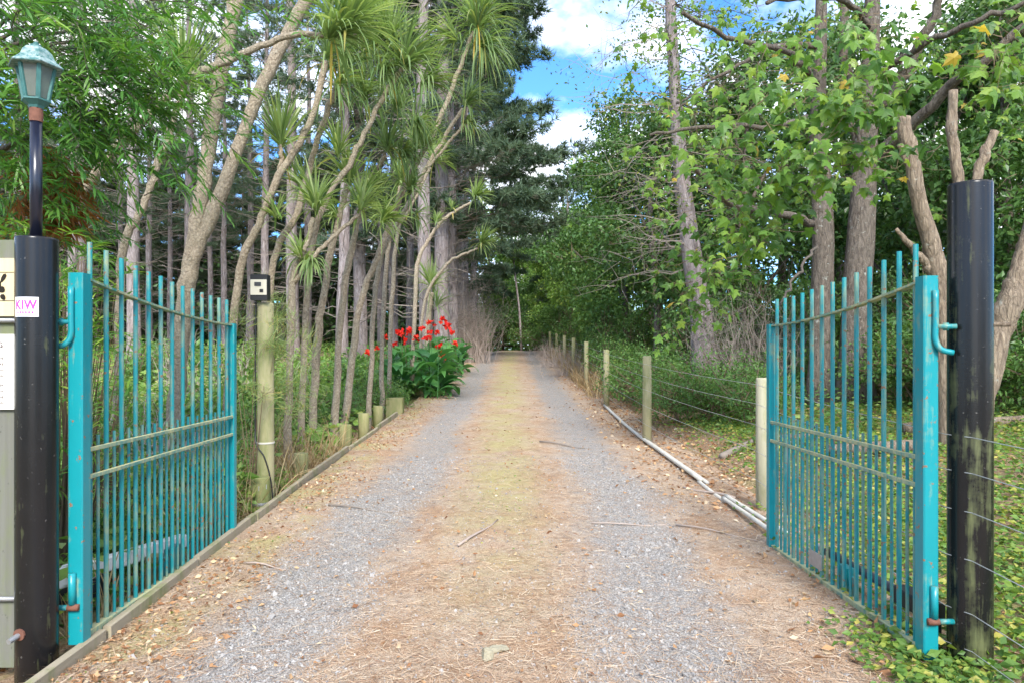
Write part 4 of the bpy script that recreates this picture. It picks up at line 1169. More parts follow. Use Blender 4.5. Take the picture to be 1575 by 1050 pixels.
# shrubs
SH = Pool([shrub(61, 1.7, 1.0, 'l_mid', T_DIAM, .055, 5, 26, 34, .18), shrub(62, 1.6, 1.2, 'l_dark', T_DIAM, .07, 5, 26, 34, .2),
           shrub(63, 1.5, .8, 'l_lite', T_OVATE, .085, 5, 18, 20, .2), shrub(64, 1.4, .8, 'l_mid', T_OVATE, .10, 4, 18, 18, .22)])
GS = 'green shrubs under the trees beyond the wire fence'
TS = Pool([shrub(66, 2.2, 2.4, 'l_mid', T_DIAM, .10, 8, 24, 26, .26), shrub(67, 2.0, 2.8, 'l_dark', T_OVATE, .11, 8, 24, 22, .28), shrub(68, 2.0, 2.2, 'l_lite', T_LANCE, .20, 7, 22, 26, .28), shrub(69, 1.8, 2.6, 'l_mid', T_OVATE, .12, 7, 20, 22, .3)])
for px, Y, sc, v, lab in [
    (1105, 12.3, 1.25, 0, 'feathery green shrub behind wires at the leaning trunk foot'), (1060, 11.8, 0.94, 0, 'low feathery shrub behind wires near the second fence post'),
    (1150, 11.2, 1.06, 0, 'low feathery shrub behind the first fence post'), (1040, 13.6, 1.25, 0, 'feathery green shrub behind the second fence post'), (985, 15.2, 1.12, 0, 'feathery green shrub between second and third fence posts'),
    (1440, 11, 1.38, 0, 'green shrub at the foot of the sawn-off stems'), (1530, 10.2, 1.50, 0, 'green shrub just beyond the algae-stained pole'), (1590, 10.8, 1.69, 1, 'dark shrub at picture edge beyond the pole'), (1390, 12.5, 1.50, 0, 'green shrub behind the gate between trunk and stems'), (1230, 13.6, 1.12, 0, 'low feathery shrub left of the twin trunks')]:
    SH.put(px, Y, sc, lab, GS, v)
for x, Y, sc, v, lab in [
    (2.85, 17.3, .62, 0, 'green bush leaning over the wires at third fence post'), (3.1, 19.6, .8, 1, 'dark bush by the fourth fence post'), (2.9, 22.4, .8, 2, 'pale narrow-leaved bush on the far wires'), (3.3, 25.3, .95, 3, 'green bush under the dark fence tree'), (3.0, 28.5, .95, 0, 'green bush behind the far brambles'),
    (3.2, 32.0, 1.05, 2, 'pale narrow-leaved bush near the drive end'), (3.2, 36.0, 1.15, 1, 'dark bush behind the farthest fence posts'), (2.9, 40.5, 1.1, 3, 'green bush where fence and drive end'),
    (4.2, 16.0, .85, 1, 'dark bush behind the leaning trunk, toward the drive'), (5.4, 17.8, .95, 3, 'green bush far behind the leaning trunk'), (4.3, 21.5, 1.0, 2, 'pale bush between the fence trees'), (6.6, 17.0, .95, 1, 'dark bush behind the twig thicket'), (7.4, 19.5, 1.1, 0, 'green bush left of the twin trunks, far back'), (8.3, 16.8, 1.0, 1, 'dark bush behind the twin trunks'), (9.6, 17.6, 1.1, 3, 'green bush far behind thicker twin trunk'),
    (7.6, 13.2, .9, 1, 'dark bush right behind the sawn-off stems'), (9.3, 14.2, 1.0, 0, 'green bush behind the algae-stained pole'), (9.0, 12.0, .85, 3, 'broad-leaved bush at the picture edge'), (11.2, 15.0, 1.1, 1, 'tall dark bush at the picture edge'), (6.9, 15.2, .95, 3, 'broad-leaved bush between thicker trunk and stems')]:
    TS.put(0, Y, sc, lab, GS, v, x=x)
GW = 'leafy plants in the bed behind the edging'
for px, Y, sc, v, lab in [
    (545, 13.4, 0.75, 0, 'green shrub in the bed just behind the square block'), (512, 12.2, 0.71, 0, 'green shrub in the bed behind the stub posts'), (480, 10.9, 0.53, 0, 'low shrub at the foot of the bright cabbage tree'),
    (585, 14.6, 0.71, 0, 'low green shrub before the cannas'), (555, 16, 1.30, 3, 'broad-leaved plant behind the bed shrubs'), (520, 15, 1.30, 3, 'broad-leaved plant among cabbage tree stems'), (470, 14, 1.23, 2, 'light green plant right of the intercom post, far in the bed'),
    (430, 13, 1.17, 2, 'light green plant behind the intercom post'), (385, 12, 1.23, 2, 'light green plant left of the intercom post'), (335, 12, 1.30, 3, 'broad-leaved plant seen over the gate end'),
    (300, 10.5, 1.17, 2, 'light green plant through the gate bars, behind forked trunk'), (245, 9.5, 1.17, 3, 'broad-leaved plant through the gate bars beside forked trunk'), (195, 9, 1.17, 2, 'light green plant behind the boulder'),
    (160, 7.5, 0.91, 2, 'light green plant through the first gate bars'), (215, 6.6, 0.72, 3, 'broad-leaved weed low behind the gate bars'), (270, 6.6, 0.78, 2, 'light weed low behind the middle gate bars'), (320, 7.0, 0.78, 3, 'broad-leaved weed low behind the gate end'),
    (140, 5.4, 0.65, 2, 'light weed low behind the first gate bars'), (185, 5.3, 0.59, 3, 'broad weed right above the white opener arm'), (378, 7.3, 0.55, 2, 'pale weed at the foot of the intercom post'), (480, 19, 1.56, 2, 'light plant deep in the bed before the pines'), (360, 20, 1.82, 2, 'light plant deep in the wood edge'), (250, 18, 1.69, 3, 'broad plant deep in the wood edge'), (580, 20, 1.56, 3, 'broad-leaved plant deep behind the cannas')]:
    SH.put(px, Y, sc, lab, GW, v)

for x, Y, sc, v, lab in [(-3.32, 8.5, 0.59, 0, 'small green shrub behind the first stub post'), (-3.25, 9.4, 0.81, 2, 'light leafy plant behind second stub post'), (-3.37, 10.3, 0.78, 0, 'green shrub behind the third stub post'), (-3.40, 11.0, 1.04, 3, 'broad-leaved plant behind the third stub post'), (-3.27, 11.9, 0.81, 0, 'green shrub behind the fourth stub post'), (-3.52, 13.0, 0.98, 2, 'light leafy plant behind the square block'), (-3.17, 14.2, 0.91, 0, 'green shrub just beyond the square block'), (-3.12, 15.5, 0.98, 3, 'broad-leaved plant in front of the cannas'), (-3.50, 14.8, 1.17, 2, 'light leafy plant behind the canna clump'), (-3.40, 17.5, 1.30, 3, 'tall broad-leaved plant behind the canna clump'), (-4.40, 12.4, 1.17, 2, 'light leafy plant between the cabbage tree stems'), (-4.20, 9.0, 0.91, 3, 'broad-leaved plant behind the dry grass')]:
    SH.put(0, Y, sc, lab, GW, v, x=x)
for px, Y, sc, v, lab in [(748, 60, 1.55, 0, 'tall green tree closing the drive end, beside the pine'), (790, 66, 1.6, 2, 'tall pale tree closing the drive end behind rail gap'), (826, 60, 1.5, 0, 'tall green tree closing the drive end right of gap'), (862, 56, 1.5, 3, 'tall dark tree at the drive end behind the far bushes'), (900, 48, 1.35, 2, 'tall pale tree behind the farthest fence posts'), (845, 52, 1.0, 2, 'pale tree leaning in over the drive end'), (856, 45, 1.0, 2, 'light green tree right of the drive end, nearest'), (756, 51, .85, 2, 'light green tree left of the drive end, behind dead shrub'), (893, 39, 1.0, 2, 'light green tree behind the farthest fence brambles'), (822, 55, 1.1, 2, 'light green tree arching over the rail gap')]:
    BL.put(px, Y, sc, lab, GE, v)
for px, Y, sc, v, lab in [(742, 47, 2.6, 1, 'big dark bush at drive end beside the dead shrub'), (765, 48.3, 2.2, 1, 'dark bush at drive end left of rail gap'), (822, 47.5, 2.4, 1, 'dark bush at drive end right of rail gap'), (838, 43.5, 2.0, 0, 'green bush at the foot of the far fence'), (706, 40, 2.2, 1, 'dark bush at the edge of wood near drive end'), (725, 37, 1.6, 0, 'green bush beside the far left drive edge')]:
    SH.put(px, Y, sc, lab, GE, v)

# the far thicket that closes the wood and the grove
def thicket(nm, lab, X0, X1, Y0, Y1, h, ncl, nlf, size, leaf, low=.2):
    x = U(X0, X1, ncl); y = U(Y0, Y1, ncl); z = G(x, y) + low + (h * (.35 + .65 * (.5 + .5 * np.sin(.9 * x + .5 * y)))) * U(0, 1, ncl) ** 1.3
    C = np.stack([x, y, z], -1); N = ncl * nlf
    off = rdir(N) * U(.2, 1, N)[:, None] * np.array([1.0, 1.0, .6]) * size * 4
    fol = MB(); leaves(fol, T_DIAM, np.repeat(C, nlf, 0) + off, rdir(N, -.3), rdir(N, .8), size * U(.6, 1.3, N), np.clip(np.repeat(RNG.random(ncl), nlf) * .6 + RNG.random(N) * .4, 0, 1))
    return tag(fol.build(nm, M[leaf], origin=(0, 0, 0)), lab, 'thicket', kind='stuff')
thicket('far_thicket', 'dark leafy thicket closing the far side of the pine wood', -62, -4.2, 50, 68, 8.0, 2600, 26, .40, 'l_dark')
thicket('end_thicket', 'green thicket beyond the rail fence at the drive end', -14, 16, 58, 70, 4.5, 700, 26, .36, 'l_mid', -.2)
thicket('grove_thicket', 'dark leafy thicket far behind the trees beyond the fence', 5, 60, 34, 55, 5.0, 1100, 26, .34, 'l_dark')

# hedge added unseen behind the viewer, darkening the post reflections beside a gap
def added_reflection_hedge():
    fol = MB()
    for sx in (-1, 1):
        n = 420; x = sx * U(3.2, 15, n); C = np.stack([x, -9 + U(-.8, .8, n) + np.abs(x) * .08, U(.1, 3.4, n)], -1)
        C[:, 2] += G(C[:, 0], C[:, 1]) * .3; N = n * 26
        leaves(fol, T_DIAM, np.repeat(C, 26, 0) + rdir(N) * U(.1, .6, N)[:, None], rdir(N, -.3), rdir(N, .8), .17 * U(.6, 1.3, N))
    return tag(fol.build('added_reflection_hedge', M['l_dark'], origin=(0, 0, 0)), 'unseen dark hedge added behind the viewer for post reflections', 'hedge', kind='stuff')
added_reflection_hedge()

for x, Y, sc, v, lab in [(-2.75, 5.9, 0.53, 2, 'light leafy weed just behind the gate end'), (-3.0, 5.0, 0.62, 2, 'light leafy weed behind the middle gate bars'), (-3.6, 5.3, 0.88, 3, 'broad-leaved weed behind the first gate bars'), (-4.0, 6.2, 1.06, 2, 'light leafy plant behind the pale boulder, near side'), (-3.1, 6.6, 0.69, 3, 'broad-leaved weed beside the intercom post'), (-4.6, 7.6, 1.19, 3, 'broad-leaved plant at the foot of forked trunk'), (-3.7, 8.2, 1.00, 2, 'light leafy plant beyond the forked trunk foot'), (-5.4, 9.2, 1.25, 2, 'light leafy plant behind the spiky-tufted stem'), (-2.95, 7.4, 0.53, 2, 'small light weed beyond the intercom post')]:
    SH.put(0, Y, sc, lab, GW, v, x=x)
# ------------------------------------------------------------------ weeping narrow-leaved tree, upper left
def spray_tree():
    g = thing('narrow_leaved_tree', 'bright green tree with narrow hanging leaves behind the lantern', 'tree', (-5.2, 5.6, gz(-5.2, 5.6)))
    b = ORG[g.name]
    mb = MB(); fol = MB(); rust = MB()
    trunk = spline([b - [0, 0, .2], b + [.1, 0, 1.2], b + [.3, .1, 2.6], b + [.5, .1, 4.2], b + [.6, 0, 5.6]], 14)
    tube(mb, trunk, np.linspace(.13, .05, 14), 10, jit=.05)
    # sprays: photo pixel of the tip region, distance, number, spread
    zones = [(40, 40, 5.2, 46, .55), (110, 30, 5.0, 46, .55), (165, 40, 5.4, 30, .42), (60, 130, 5.2, 46, .55), (125, 110, 5.0, 46, .42), (185, 110, 5.1, 26, .32), (215, 150, 5.1, 12, .18), (15, 200, 5.0, 40, .5), (110, 200, 5.2, 34, .40), (150, 185, 5.0, 18, .22),
             (20, 290, 5.2, 30, .40), (0, 110, 4.6, 36, .5), (190, 60, 6.0, 10, .3), (235, 120, 5.6, 8, .18), (150, -40, 5.2, 34, .6), (40, -40, 5.0, 34, .6), (20, 345, 4.9, 14, .25), (0, 250, 5.6, 40, .5), (60, 230, 5.8, 22, .35)]
    for (x, y, Y, n, sp) in zones:
        c = P(x, y, Y)
        s0 = trunk[int(np.clip((c[2] - b[2]) / 5.6 * 13 - 1, 3, 13))]
        tube(mb, spline([s0, (s0 + c) / 2 + [0, 0, .25], c], 7), np.linspace(.025, .007, 7), 6)
        C = c + RNG.normal(0, 1, (n, 3)) * sp * np.array([.8, .8, .65])
        D = unit(np.stack([U(.1, 1, n), U(-.9, .2, n), U(-.5, .35, n)], -1))
        Ln = U(.3, .6, n)
        bent_sticks(mb, C, D, Ln, -.35, .004, 3)
        k = 26
        t_ = np.tile(np.linspace(.08, 1, k), n)
        A = np.repeat(C, k, 0); DD = np.repeat(D, k, 0); LL = np.repeat(Ln, k)
        pos = A + DD * (LL * t_)[:, None] - EZ * (.35 * LL * t_ * t_)[:, None]
        side = unit(np.cross(DD, EZ)) * np.tile([-1, 1], n * k // 2)[:, None]
        d = unit(DD * .65 + side * U(.3, .9, n * k)[:, None] + np.stack([U(-.2, .2, n * k), U(-.2, .2, n * k), U(-.75, .1, n * k)], -1))
        leaves(fol, T_LANCE, pos, d, rdir(n * k) * .6 + EZ, U(.08, .155, n * k), np.clip(np.repeat(RNG.random(n), k) * .6 + RNG.random(n * k) * .4, 0, 1), U(.8, 1.5, n * k))
    for (x, y, Y, n, sp) in [(82, 265, 5.6, 30, .10), (78, 310, 5.6, 30, .10), (60, 300, 5.7, 20, .12)]:
        C = P(x, y, Y) + RNG.normal(0, 1, (n, 3)) * sp; k = 16
        A = np.repeat(C, k, 0); d = unit(np.stack([U(-.2, .6, n * k), U(-.5, .3, n * k), U(-1, -.1, n * k)], -1))
        leaves(rust, T_LANCE, A + d * U(0, .15, n * k)[:, None], d, rdir(n * k), U(.12, .22, n * k))
    mb.build('branches', M['maple_bark'], g, smooth=True)
    fol.build('crown', M['l_weep'], g)['kind'] = 'stuff'
    o = rust.build('dead_foliage', M['l_rust'], g); o['kind'] = 'stuff'; o['label'] = 'rust brown dead foliage beside the lamp pole'
spray_tree()

def narrow_plant(label, zones, base):
    g = thing('narrow_leaved_shrub', label, 'shrub', base, 'narrow-leaved shrubs by the gate hinge')
    mb = MB(); fol = MB()
    for (x, y, Y, n, sp) in zones:
        c = P(x, y, Y); C = c + RNG.normal(0, 1, (n, 3)) * sp
        sticks(mb, np.broadcast_to(np.asarray(base) + [0, 0, .02], (n, 3)) + RNG.normal(0, .05, (n, 3)), C, .006, .003)
        k = 16; D = unit(np.stack([U(-.6, 1, n), U(-1, .3, n), U(-.4, .6, n)], -1)); Ln = U(.2, .4, n)
        t_ = np.tile(np.linspace(0, 1, k), n); A = np.repeat(C, k, 0); DD = np.repeat(D, k, 0); LL = np.repeat(Ln, k)
        side = unit(np.cross(DD, EZ)) * np.tile([-1, 1], n * k // 2)[:, None]
        d = unit(DD * .7 + side * .7 + np.stack([U(-.2, .2, n * k)] * 2 + [U(-.5, .2, n * k)], -1))
        leaves(fol, T_LANCE, A + DD * (LL * t_)[:, None] - EZ * (.3 * LL * t_ * t_)[:, None], d, rdir(n * k) * .5 + EZ, U(.07, .14, n * k), np.clip(.3 + .7 * RNG.random(n * k), 0, 1), U(.9, 1.5, n * k))
    mb.build('stems', M['stem'], g); fol.build('foliage', M['l_weep'], g)['kind'] = 'stuff'
narrow_plant('tall narrow-leaved shrub between black post and first gate bars', [(105, 410, 4.6, 14, .10), (120, 450, 4.7, 18, .12), (130, 520, 4.7, 18, .13), (110, 580, 4.6, 18, .12), (140, 640, 4.9, 18, .15), (115, 700, 4.6, 14, .12)], np.array([-3.0, 4.75, gz(-3.0, 4.75)]))
narrow_plant('low narrow-leaved shrub behind the bars by boulder', [(170, 560, 5.6, 14, .13), (165, 620, 5.6, 14, .14), (175, 680, 5.6, 12, .14), (150, 780, 5.0, 10, .14)], np.array([-3.25, 5.7, gz(-3.25, 5.7)]))

# ------------------------------------------------------------------ plane tree with lobed leaves on the right
def plane_tree():
    Y0 = 12.5
    b1 = P(1263, 600, Y0); b1[2] = gz(b1[0], Y0)
    b2 = P(1316, 600, Y0 - .3); b2[2] = gz(b2[0], Y0 - .3)
    def stems(g, b, path, w, extra):
        pts = [b - [0, 0, .2]] + [P(x, y, Y) for x, y, Y in path]
        mb = MB(); m = 22; r = np.interp(np.linspace(0, 1, m), np.linspace(0, 1, len(w)), w) * Y0 / F / 2
        r[0] *= 1.5; r[1] *= 1.2
        tube(mb, spline(pts, m), r, 16, jit=.03); mb.build('trunk', M['maple_bark'], g, smooth=True)
        for path2, w0, w1 in extra:
            mb = MB(); q = spline([P(*p) for p in path2], 16); q[1:-1] += RNG.normal(0, .02, (14, 3))
            tube(mb, q, np.linspace(w0, w1, 16) * path2[0][2] / F / 2, 10, jit=.04); mb.build('branch', M['maple_bark'], g, smooth=True)
    def leafage(g, zones, n_ind):
        tw = MB(); fol = MB(); indiv = []
        for (x, y, Y, n, sp, sz, k) in zones:
            c = P(x, y, Y)
            C = c + RNG.normal(0, 1, (n, 3)) * sp * np.array([1, 1, .75])
            A = C + np.stack([U(.1, .5, n), U(.1, .6, n), U(-.05, .25, n)], -1) * (sp / .35)
            bent_sticks(tw, A, C - A, np.linalg.norm(C - A, axis=1), -.1, .006, 3)
            N = n * k; rc = np.repeat(C, k, 0)
            off = rdir(N) * U(.05, 1, N)[:, None] * sz * 1.9
            d = unit(off * np.array([1, 1, .4]) / sz + np.stack([U(-.7, .3, N), U(-.9, .2, N), U(-1.7, -.2, N)], -1))
            nr = unit(np.stack([U(-.5, .5, N), U(-.9, .1, N), U(.1, 1, N)], -1))
            s = sz * .86 * U(.55, 1.2, N)
            pos = rc + off
            sticks(tw, rc, pos, .0022, .0016, .3)
            rn = np.clip(RNG.random(N) ** .9, 0, 1); rn = np.where(rn > .988, 1, rn * .93)
            near = Y < 9.5
            if near:
                vis = np.argsort(pos[:, 1])[:max(1, int(N * n_ind))]
                keepm = np.ones(N, bool); keepm[vis] = False
                indiv.append((pos[vis], d[vis], nr[vis], s[vis], rn[vis]))
                leaves(fol, T_MAPLE, pos[keepm], d[keepm], nr[keepm], s[keepm], rn[keepm], U(.65, 1.0, keepm.sum()))
            else:
                leaves(fol, T_MAPLE, pos, d, nr, s, rn, U(.65, 1.0, N))
        tw.build('twigs', M['stem'], g)['kind'] = 'stuff'
        cr_ = fol.build('crown', M['l_maple'], g); cr_['kind'] = 'stuff'
        if indiv:
            ps, ds, ns_, ss, rs = (np.concatenate([q[i] for q in indiv]) for i in range(5))
            base = []
            for rv in np.linspace(.1, .9, 6).tolist() + [1.0]:
                mbl = MB(); leaves(mbl, T_MAPLE, [[0, 0, 0]], [[0, 1, 0]], [[0, 0, 1]], 1.0, [rv], [.7 + .25 * ((rv * 7) % 1)]); base.append(mbl.mesh('leaf', M['l_maple']))
            from mathutils import Matrix
            for p_, d_, n_, s_, r_ in zip(ps[:290], ds, ns_, ss, rs):
                y = unit(d_); x = unit(np.cross(y, n_)); z = np.cross(x, y)
                lf = bpy.data.objects.new('leaf', base[6 if r_ > .99 else min(5, int(r_ * 6))]); COL.objects.link(lf); lf.parent = g
                R = Matrix((x, y, z)).transposed()
                lf.matrix_local = Matrix.Translation(Vector(p_ - ORG[g.name])) @ R.to_4x4() @ Matrix.Scale(float(s_), 4)
    g1 = thing('plane_tree', 'grey-brown trunk with lobed leaves, left of the twin trunks', 'tree', b1, 'twin trunks behind the gate')
    stems(g1, b1, [(1264, 480, Y0), (1266, 340, Y0), (1258, 200, Y0), (1262, 80, Y0), (1264, -80, Y0), (1268, -260, Y0)], [38, 34, 32, 24, 18, 16, 12],
          [([(1250, 345, 12.5), (1225, 335, 12), (1180, 322, 11), (1130, 315, 10), (1100, 293, 9.4), (1075, 265, 9), (1060, 240, 8.8)], 13, 4),
           ([(1258, 130, 12.5), (1230, 95, 11), (1200, 75, 10), (1130, 60, 9), (1050, 20, 8)], 10, 4),
           ([(1262, 70, 12.5), (1190, 75, 12), (1120, 110, 12), (1040, 160, 12)], 9, 3),
           ([(1240, 180, 10.5), (1195, 196, 9), (1120, 194, 8.2), (1060, 198, 7.8), (1000, 208, 7.6)], 8, 3)])
    leafage(g1, [(1120, 110, 8.2, 8, .36, .17, 5), (1180, 90, 8.5, 7, .38, .16, 5), (1090, 170, 8.0, 7, .32, .17, 5), (1160, 205, 7.4, 8, .30, .18, 6), (1110, 250, 7.6, 8, .30, .17, 5), (1150, 300, 7.6, 8, .28, .17, 5), (1190, 255, 7.2, 9, .30, .18, 6),
                 (1130, 345, 7.8, 8, .26, .16, 5), (1095, 385, 8.0, 8, .26, .15, 5), (1150, 370, 7.8, 6, .24, .16, 5), (1070, 430, 8.2, 8, .22, .14, 5), (1120, 410, 8.0, 6, .2, .14, 5), (1060, 470, 8.4, 7, .18, .13, 5), (1040, 505, 8.6, 4, .12, .12, 5), (1080, 455, 8.4, 5, .2, .13, 4),
                 (1200, 310, 8.5, 6, .28, .16, 5), (1040, 60, 9.8, 7, .4, .15, 5), (980, 15, 9.8, 6, .35, .15, 5), (1060, 20, 11, 8, .5, .15, 6), (1150, 20, 11, 9, .6, .15, 6), (1020, 260, 10.5, 7, .45, .14, 6), (1040, 330, 11, 8, .5, .14, 6), (1000, 200, 11, 5, .4, .13, 5), (960, 130, 12, 4, .3, .13, 5), (1090, 300, 12, 9, .6, .14, 6), (1210, 20, 12, 8, .6, .15, 6)], .42)
    g2 = thing('plane_tree', 'thicker grey-brown trunk with lobed leaves, right of the twin trunks', 'tree', b2, 'twin trunks behind the gate')
    stems(g2, b2, [(1316, 480, Y0 - .3), (1326, 340, Y0 - .3), (1330, 250, Y0 - .3), (1338, 130, Y0 - .3), (1342, 0, Y0 - .3), (1348, -150, Y0 - .3)], [48, 42, 37, 34, 26, 22, 16],
          [([(1340, 250, 12.2), (1365, 225, 12), (1420, 178, 11.4), (1455, 140, 11), (1500, 105, 10.5), (1580, 40, 10), (1650, -20, 9.6)], 19, 9),
           ([(1345, 170, 12.2), (1385, 130, 12), (1415, 60, 11.8), (1440, 20, 11.6), (1460, -60, 11.4)], 20, 10),
           ([(1355, 110, 12.2), (1440, 60, 11), (1510, 30, 10.4), (1590, 0, 10)], 10, 6),
           ([(1330, 240, 12.2), (1308, 160, 12.4), (1298, 60, 12.5), (1300, -40, 12.6)], 20, 13),
           ([(1335, 45, 12.2), (1310, 10, 11), (1260, -5, 10), (1180, 5, 9)], 10, 5),
           ([(1200, 470, 9.0), (1225, 425, 10), (1256, 375, 12.2)], 3, 6)])
    leafage(g2, [(1260, 130, 7.2, 10, .30, .18, 6), (1310, 110, 7.2, 9, .30, .18, 6), (1290, 170, 6.9, 9, .26, .19, 6), (1340, 150, 7.0, 8, .26, .18, 6), (1250, 200, 7.0, 8, .26, .18, 6), (1330, 205, 6.9, 7, .22, .18, 6), (1290, 235, 7.0, 7, .24, .17, 5), (1225, 160, 7.4, 7, .28, .17, 5),
                 (1330, 262, 7.2, 4, .14, .15, 5), (1270, 275, 7.6, 4, .16, .16, 5), (1540, 75, 5.6, 5, .2, .17, 5), (1565, 100, 5.4, 6, .16, .17, 5), (1572, 50, 5.6, 5, .16, .17, 5), (1530, 115, 5.8, 3, .1, .15, 5), (1395, 45, 11, 9, .6, .14, 6), (1460, 80, 11.5, 9, .55, .14, 6), (1500, 170, 11, 8, .55, .14, 6), (1440, 130, 12, 7, .5, .14, 6), (1560, 200, 10.5, 9, .55, .14, 6), (1400, 200, 11.5, 6, .5, .14, 6),
                 (1360, 20, 11, 8, .5, .14, 6), (1500, 20, 11, 9, .6, .14, 6), (1290, 30, 11.5, 9, .6, .15, 6), (1560, 260, 11, 9, .6, .14, 6), (1250, 60, 11, 8, .5, .15, 6)], .30)
plane_tree()

# leaning grey conifer with dead twigs beside the fence
def leaning_conifer():
    Y0 = 15.5
    b = P(1088, 560, Y0); b[2] = gz(b[0], Y0)
    g = thing('conifer_tree', 'leaning grey conifer trunk with dead twiggy branches beside the fence', 'tree', b)
    pts = [b - [0, 0, .2]] + [P(x, y, Y0) for x, y in ((1078, 480), (1062, 380), (1045, 230), (1036, 100), (1030, -40), (1024, -260))]
    s = spline(pts, 24); mb = MB(); tube(mb, s, np.interp(np.linspace(0, 1, 24), [0, .1, .3, .6, 1], [44, 36, 30, 19, 11]) * Y0 / F / 2, 14, jit=.05); mb.build('trunk', M['pine_bark'], g, smooth=True)
    tw = MB(); fol = MB(); n = 130
    ti = U(.28, .97, n); A = np.stack([np.interp(ti, np.linspace(0, 1, 24), s[:, i]) for i in range(3)], -1)
    a = U(0, 6.28, n); D = np.stack([np.cos(a), np.sin(a), U(-.25, .3, n)], -1); Ln = U(.8, 2.6, n)
    E = bent_sticks(tw, A, D, Ln, U(-.25, .1, n), U(.010, .022, n), 5, RNG.random(n))
    for rep in range(5):
        t_ = U(.3, 1, n)[:, None]; bent_sticks(tw, A + (E - A) * t_, D + RNG.normal(0, .8, (n, 3)), Ln * U(.2, .5, n), U(-.3, .1, n), .006, 3, RNG.random(n))
    live = np.where(RNG.random(n) < .62)[0]
    k = 60
    t_ = U(.35, 1.05, (len(live), k))
    pos = (A[live][:, None] + (E - A)[live][:, None] * t_[..., None]).reshape(-1, 3) + RNG.normal(0, .20, (len(live) * k, 3))
    leaves(fol, T_DIAM, pos, rdir(len(pos), -.2), rdir(len(pos), .6), U(.05, .10, len(pos)))
    k2 = 900; ti = U(.35, .75, k2); iv = np.stack([np.interp(ti, np.linspace(0, 1, 24), s[:, i]) for i in range(3)], -1) + rdir(k2) * .17
    leaves(fol, T_DIAM, iv, rdir(k2, -.3), rdir(k2, .4), U(.05, .1, k2))
    tw.build('dead_branches', M['twig'], g)['kind'] = 'stuff'; fol.build('crown', M['l_small'], g)['kind'] = 'stuff'
leaning_conifer()

# sawn-off pale stems beside the right gate post
def cut_tree():
    Y0 = 8.2; b = P(1462, 640, Y0); b[2] = gz(b[0], Y0)
    g = thing('pruned_tree', 'pale tan tree with sawn-off bare stems beside the gate pole', 'tree', b)
    for path, w0, w1 in [([(1462, 640), (1455, 540), (1448, 440), (1432, 380), (1412, 300), (1396, 220), (1391, 180)], 34, 17),
                         ([(1440, 420), (1420, 345), (1408, 290), (1384, 222)], 14, 8), ([(1446, 440), (1430, 412), (1402, 382), (1378, 352)], 17, 6),
                         ([(1470, 560), (1480, 420), (1476, 290), (1466, 220), (1466, 140)], 22, 13), ([(1478, 470), (1490, 340), (1508, 255), (1530, 202)], 17, 13),
                         ([(1490, 640), (1530, 530), (1556, 460), (1578, 395), (1610, 300)], 40, 30)]:
        q = [P(x, y, Y0) for x, y in path]
        if path[0][1] >= 640: q[0] = np.array([q[0][0], Y0, gz(q[0][0], Y0) - .15])
        s = spline(q, 16); s[1:-1] += RNG.normal(0, .007, (14, 3))
        mb = MB(); s = spline(s, 40); tube(mb, s, np.linspace(w0, w1, 40) * Y0 / F / 2 * (1 + .07 * np.sin(np.linspace(0, 13, 40) + w0) + RNG.normal(0, .03, 40)), 16, jit=.05); mb.build('stem', M['cut_bark'], g, smooth=True)
cut_tree()

# bare twiggy shrubs
def twig_shrub(label, px, Y, w, h, n, mat='twig', group='bare twiggy shrubs', bend=.25):
    b = spot(px, Y); g = thing('bare_shrub', label, 'shrub', b, group); mb = MB()
    A = b + np.stack([RNG.normal(0, w * .25, n), RNG.normal(0, w * .2, n), np.zeros(n)], -1)
    D = np.stack([RNG.normal(0, .28, n), RNG.normal(0, .25, n), np.ones(n)], -1); Ln = h * U(.5, 1.05, n)
    E = bent_sticks(mb, A, D, Ln, U(-bend, .1, n), U(.005, .013, n), 5, RNG.random(n))
    for rep in range(5):
        t_ = U(.3, 1, n)[:, None]; bent_sticks(mb, A + (E - A) * t_, D * .6 + RNG.normal(0, .7, (n, 3)), Ln * U(.15, .4, n), U(-.3, .2, n), .004, 3, RNG.random(n))
    mb.build('twigs', M[mat], g)['kind'] = 'stuff'
twig_shrub('bare grey twiggy shrub left of the twin trunks', 1175, 13.6, 1.5, 2.5, 80)
twig_shrub('bare grey shrub between twig thicket and leaning trunk', 1125, 14.2, 1.0, 2.2, 70)
twig_shrub('pinkish dead twiggy shrub at the far left edge of the drive', 722, 30, 1.7, 3.4, 260, 'twig_pink')
twig_shrub('dry brown brambles along the far wire fence', 868, 27, 2.0, 1.2, 90, 'twig_pink', bend=.9)
twig_shrub('dry brown brambles on the wires nearer the drive bend', 880, 22.5, 1.4, 1.0, 70, 'twig_pink', bend=.9)
twig_shrub('dry brown brambles farthest along the wire fence', 850, 33, 2.0, 1.2, 90, 'twig_pink', bend=.9)
twig_shrub('dead reddish twigs in weeds behind the gate top', 330, 13.5, 2.6, 1.7, 130, 'twig_pink', bend=.8)
twig_shrub('tangle of pale dead twigs through the gate bars', 240, 7.4, 1.2, 1.4, 80, 'twig_pink', bend=.8)
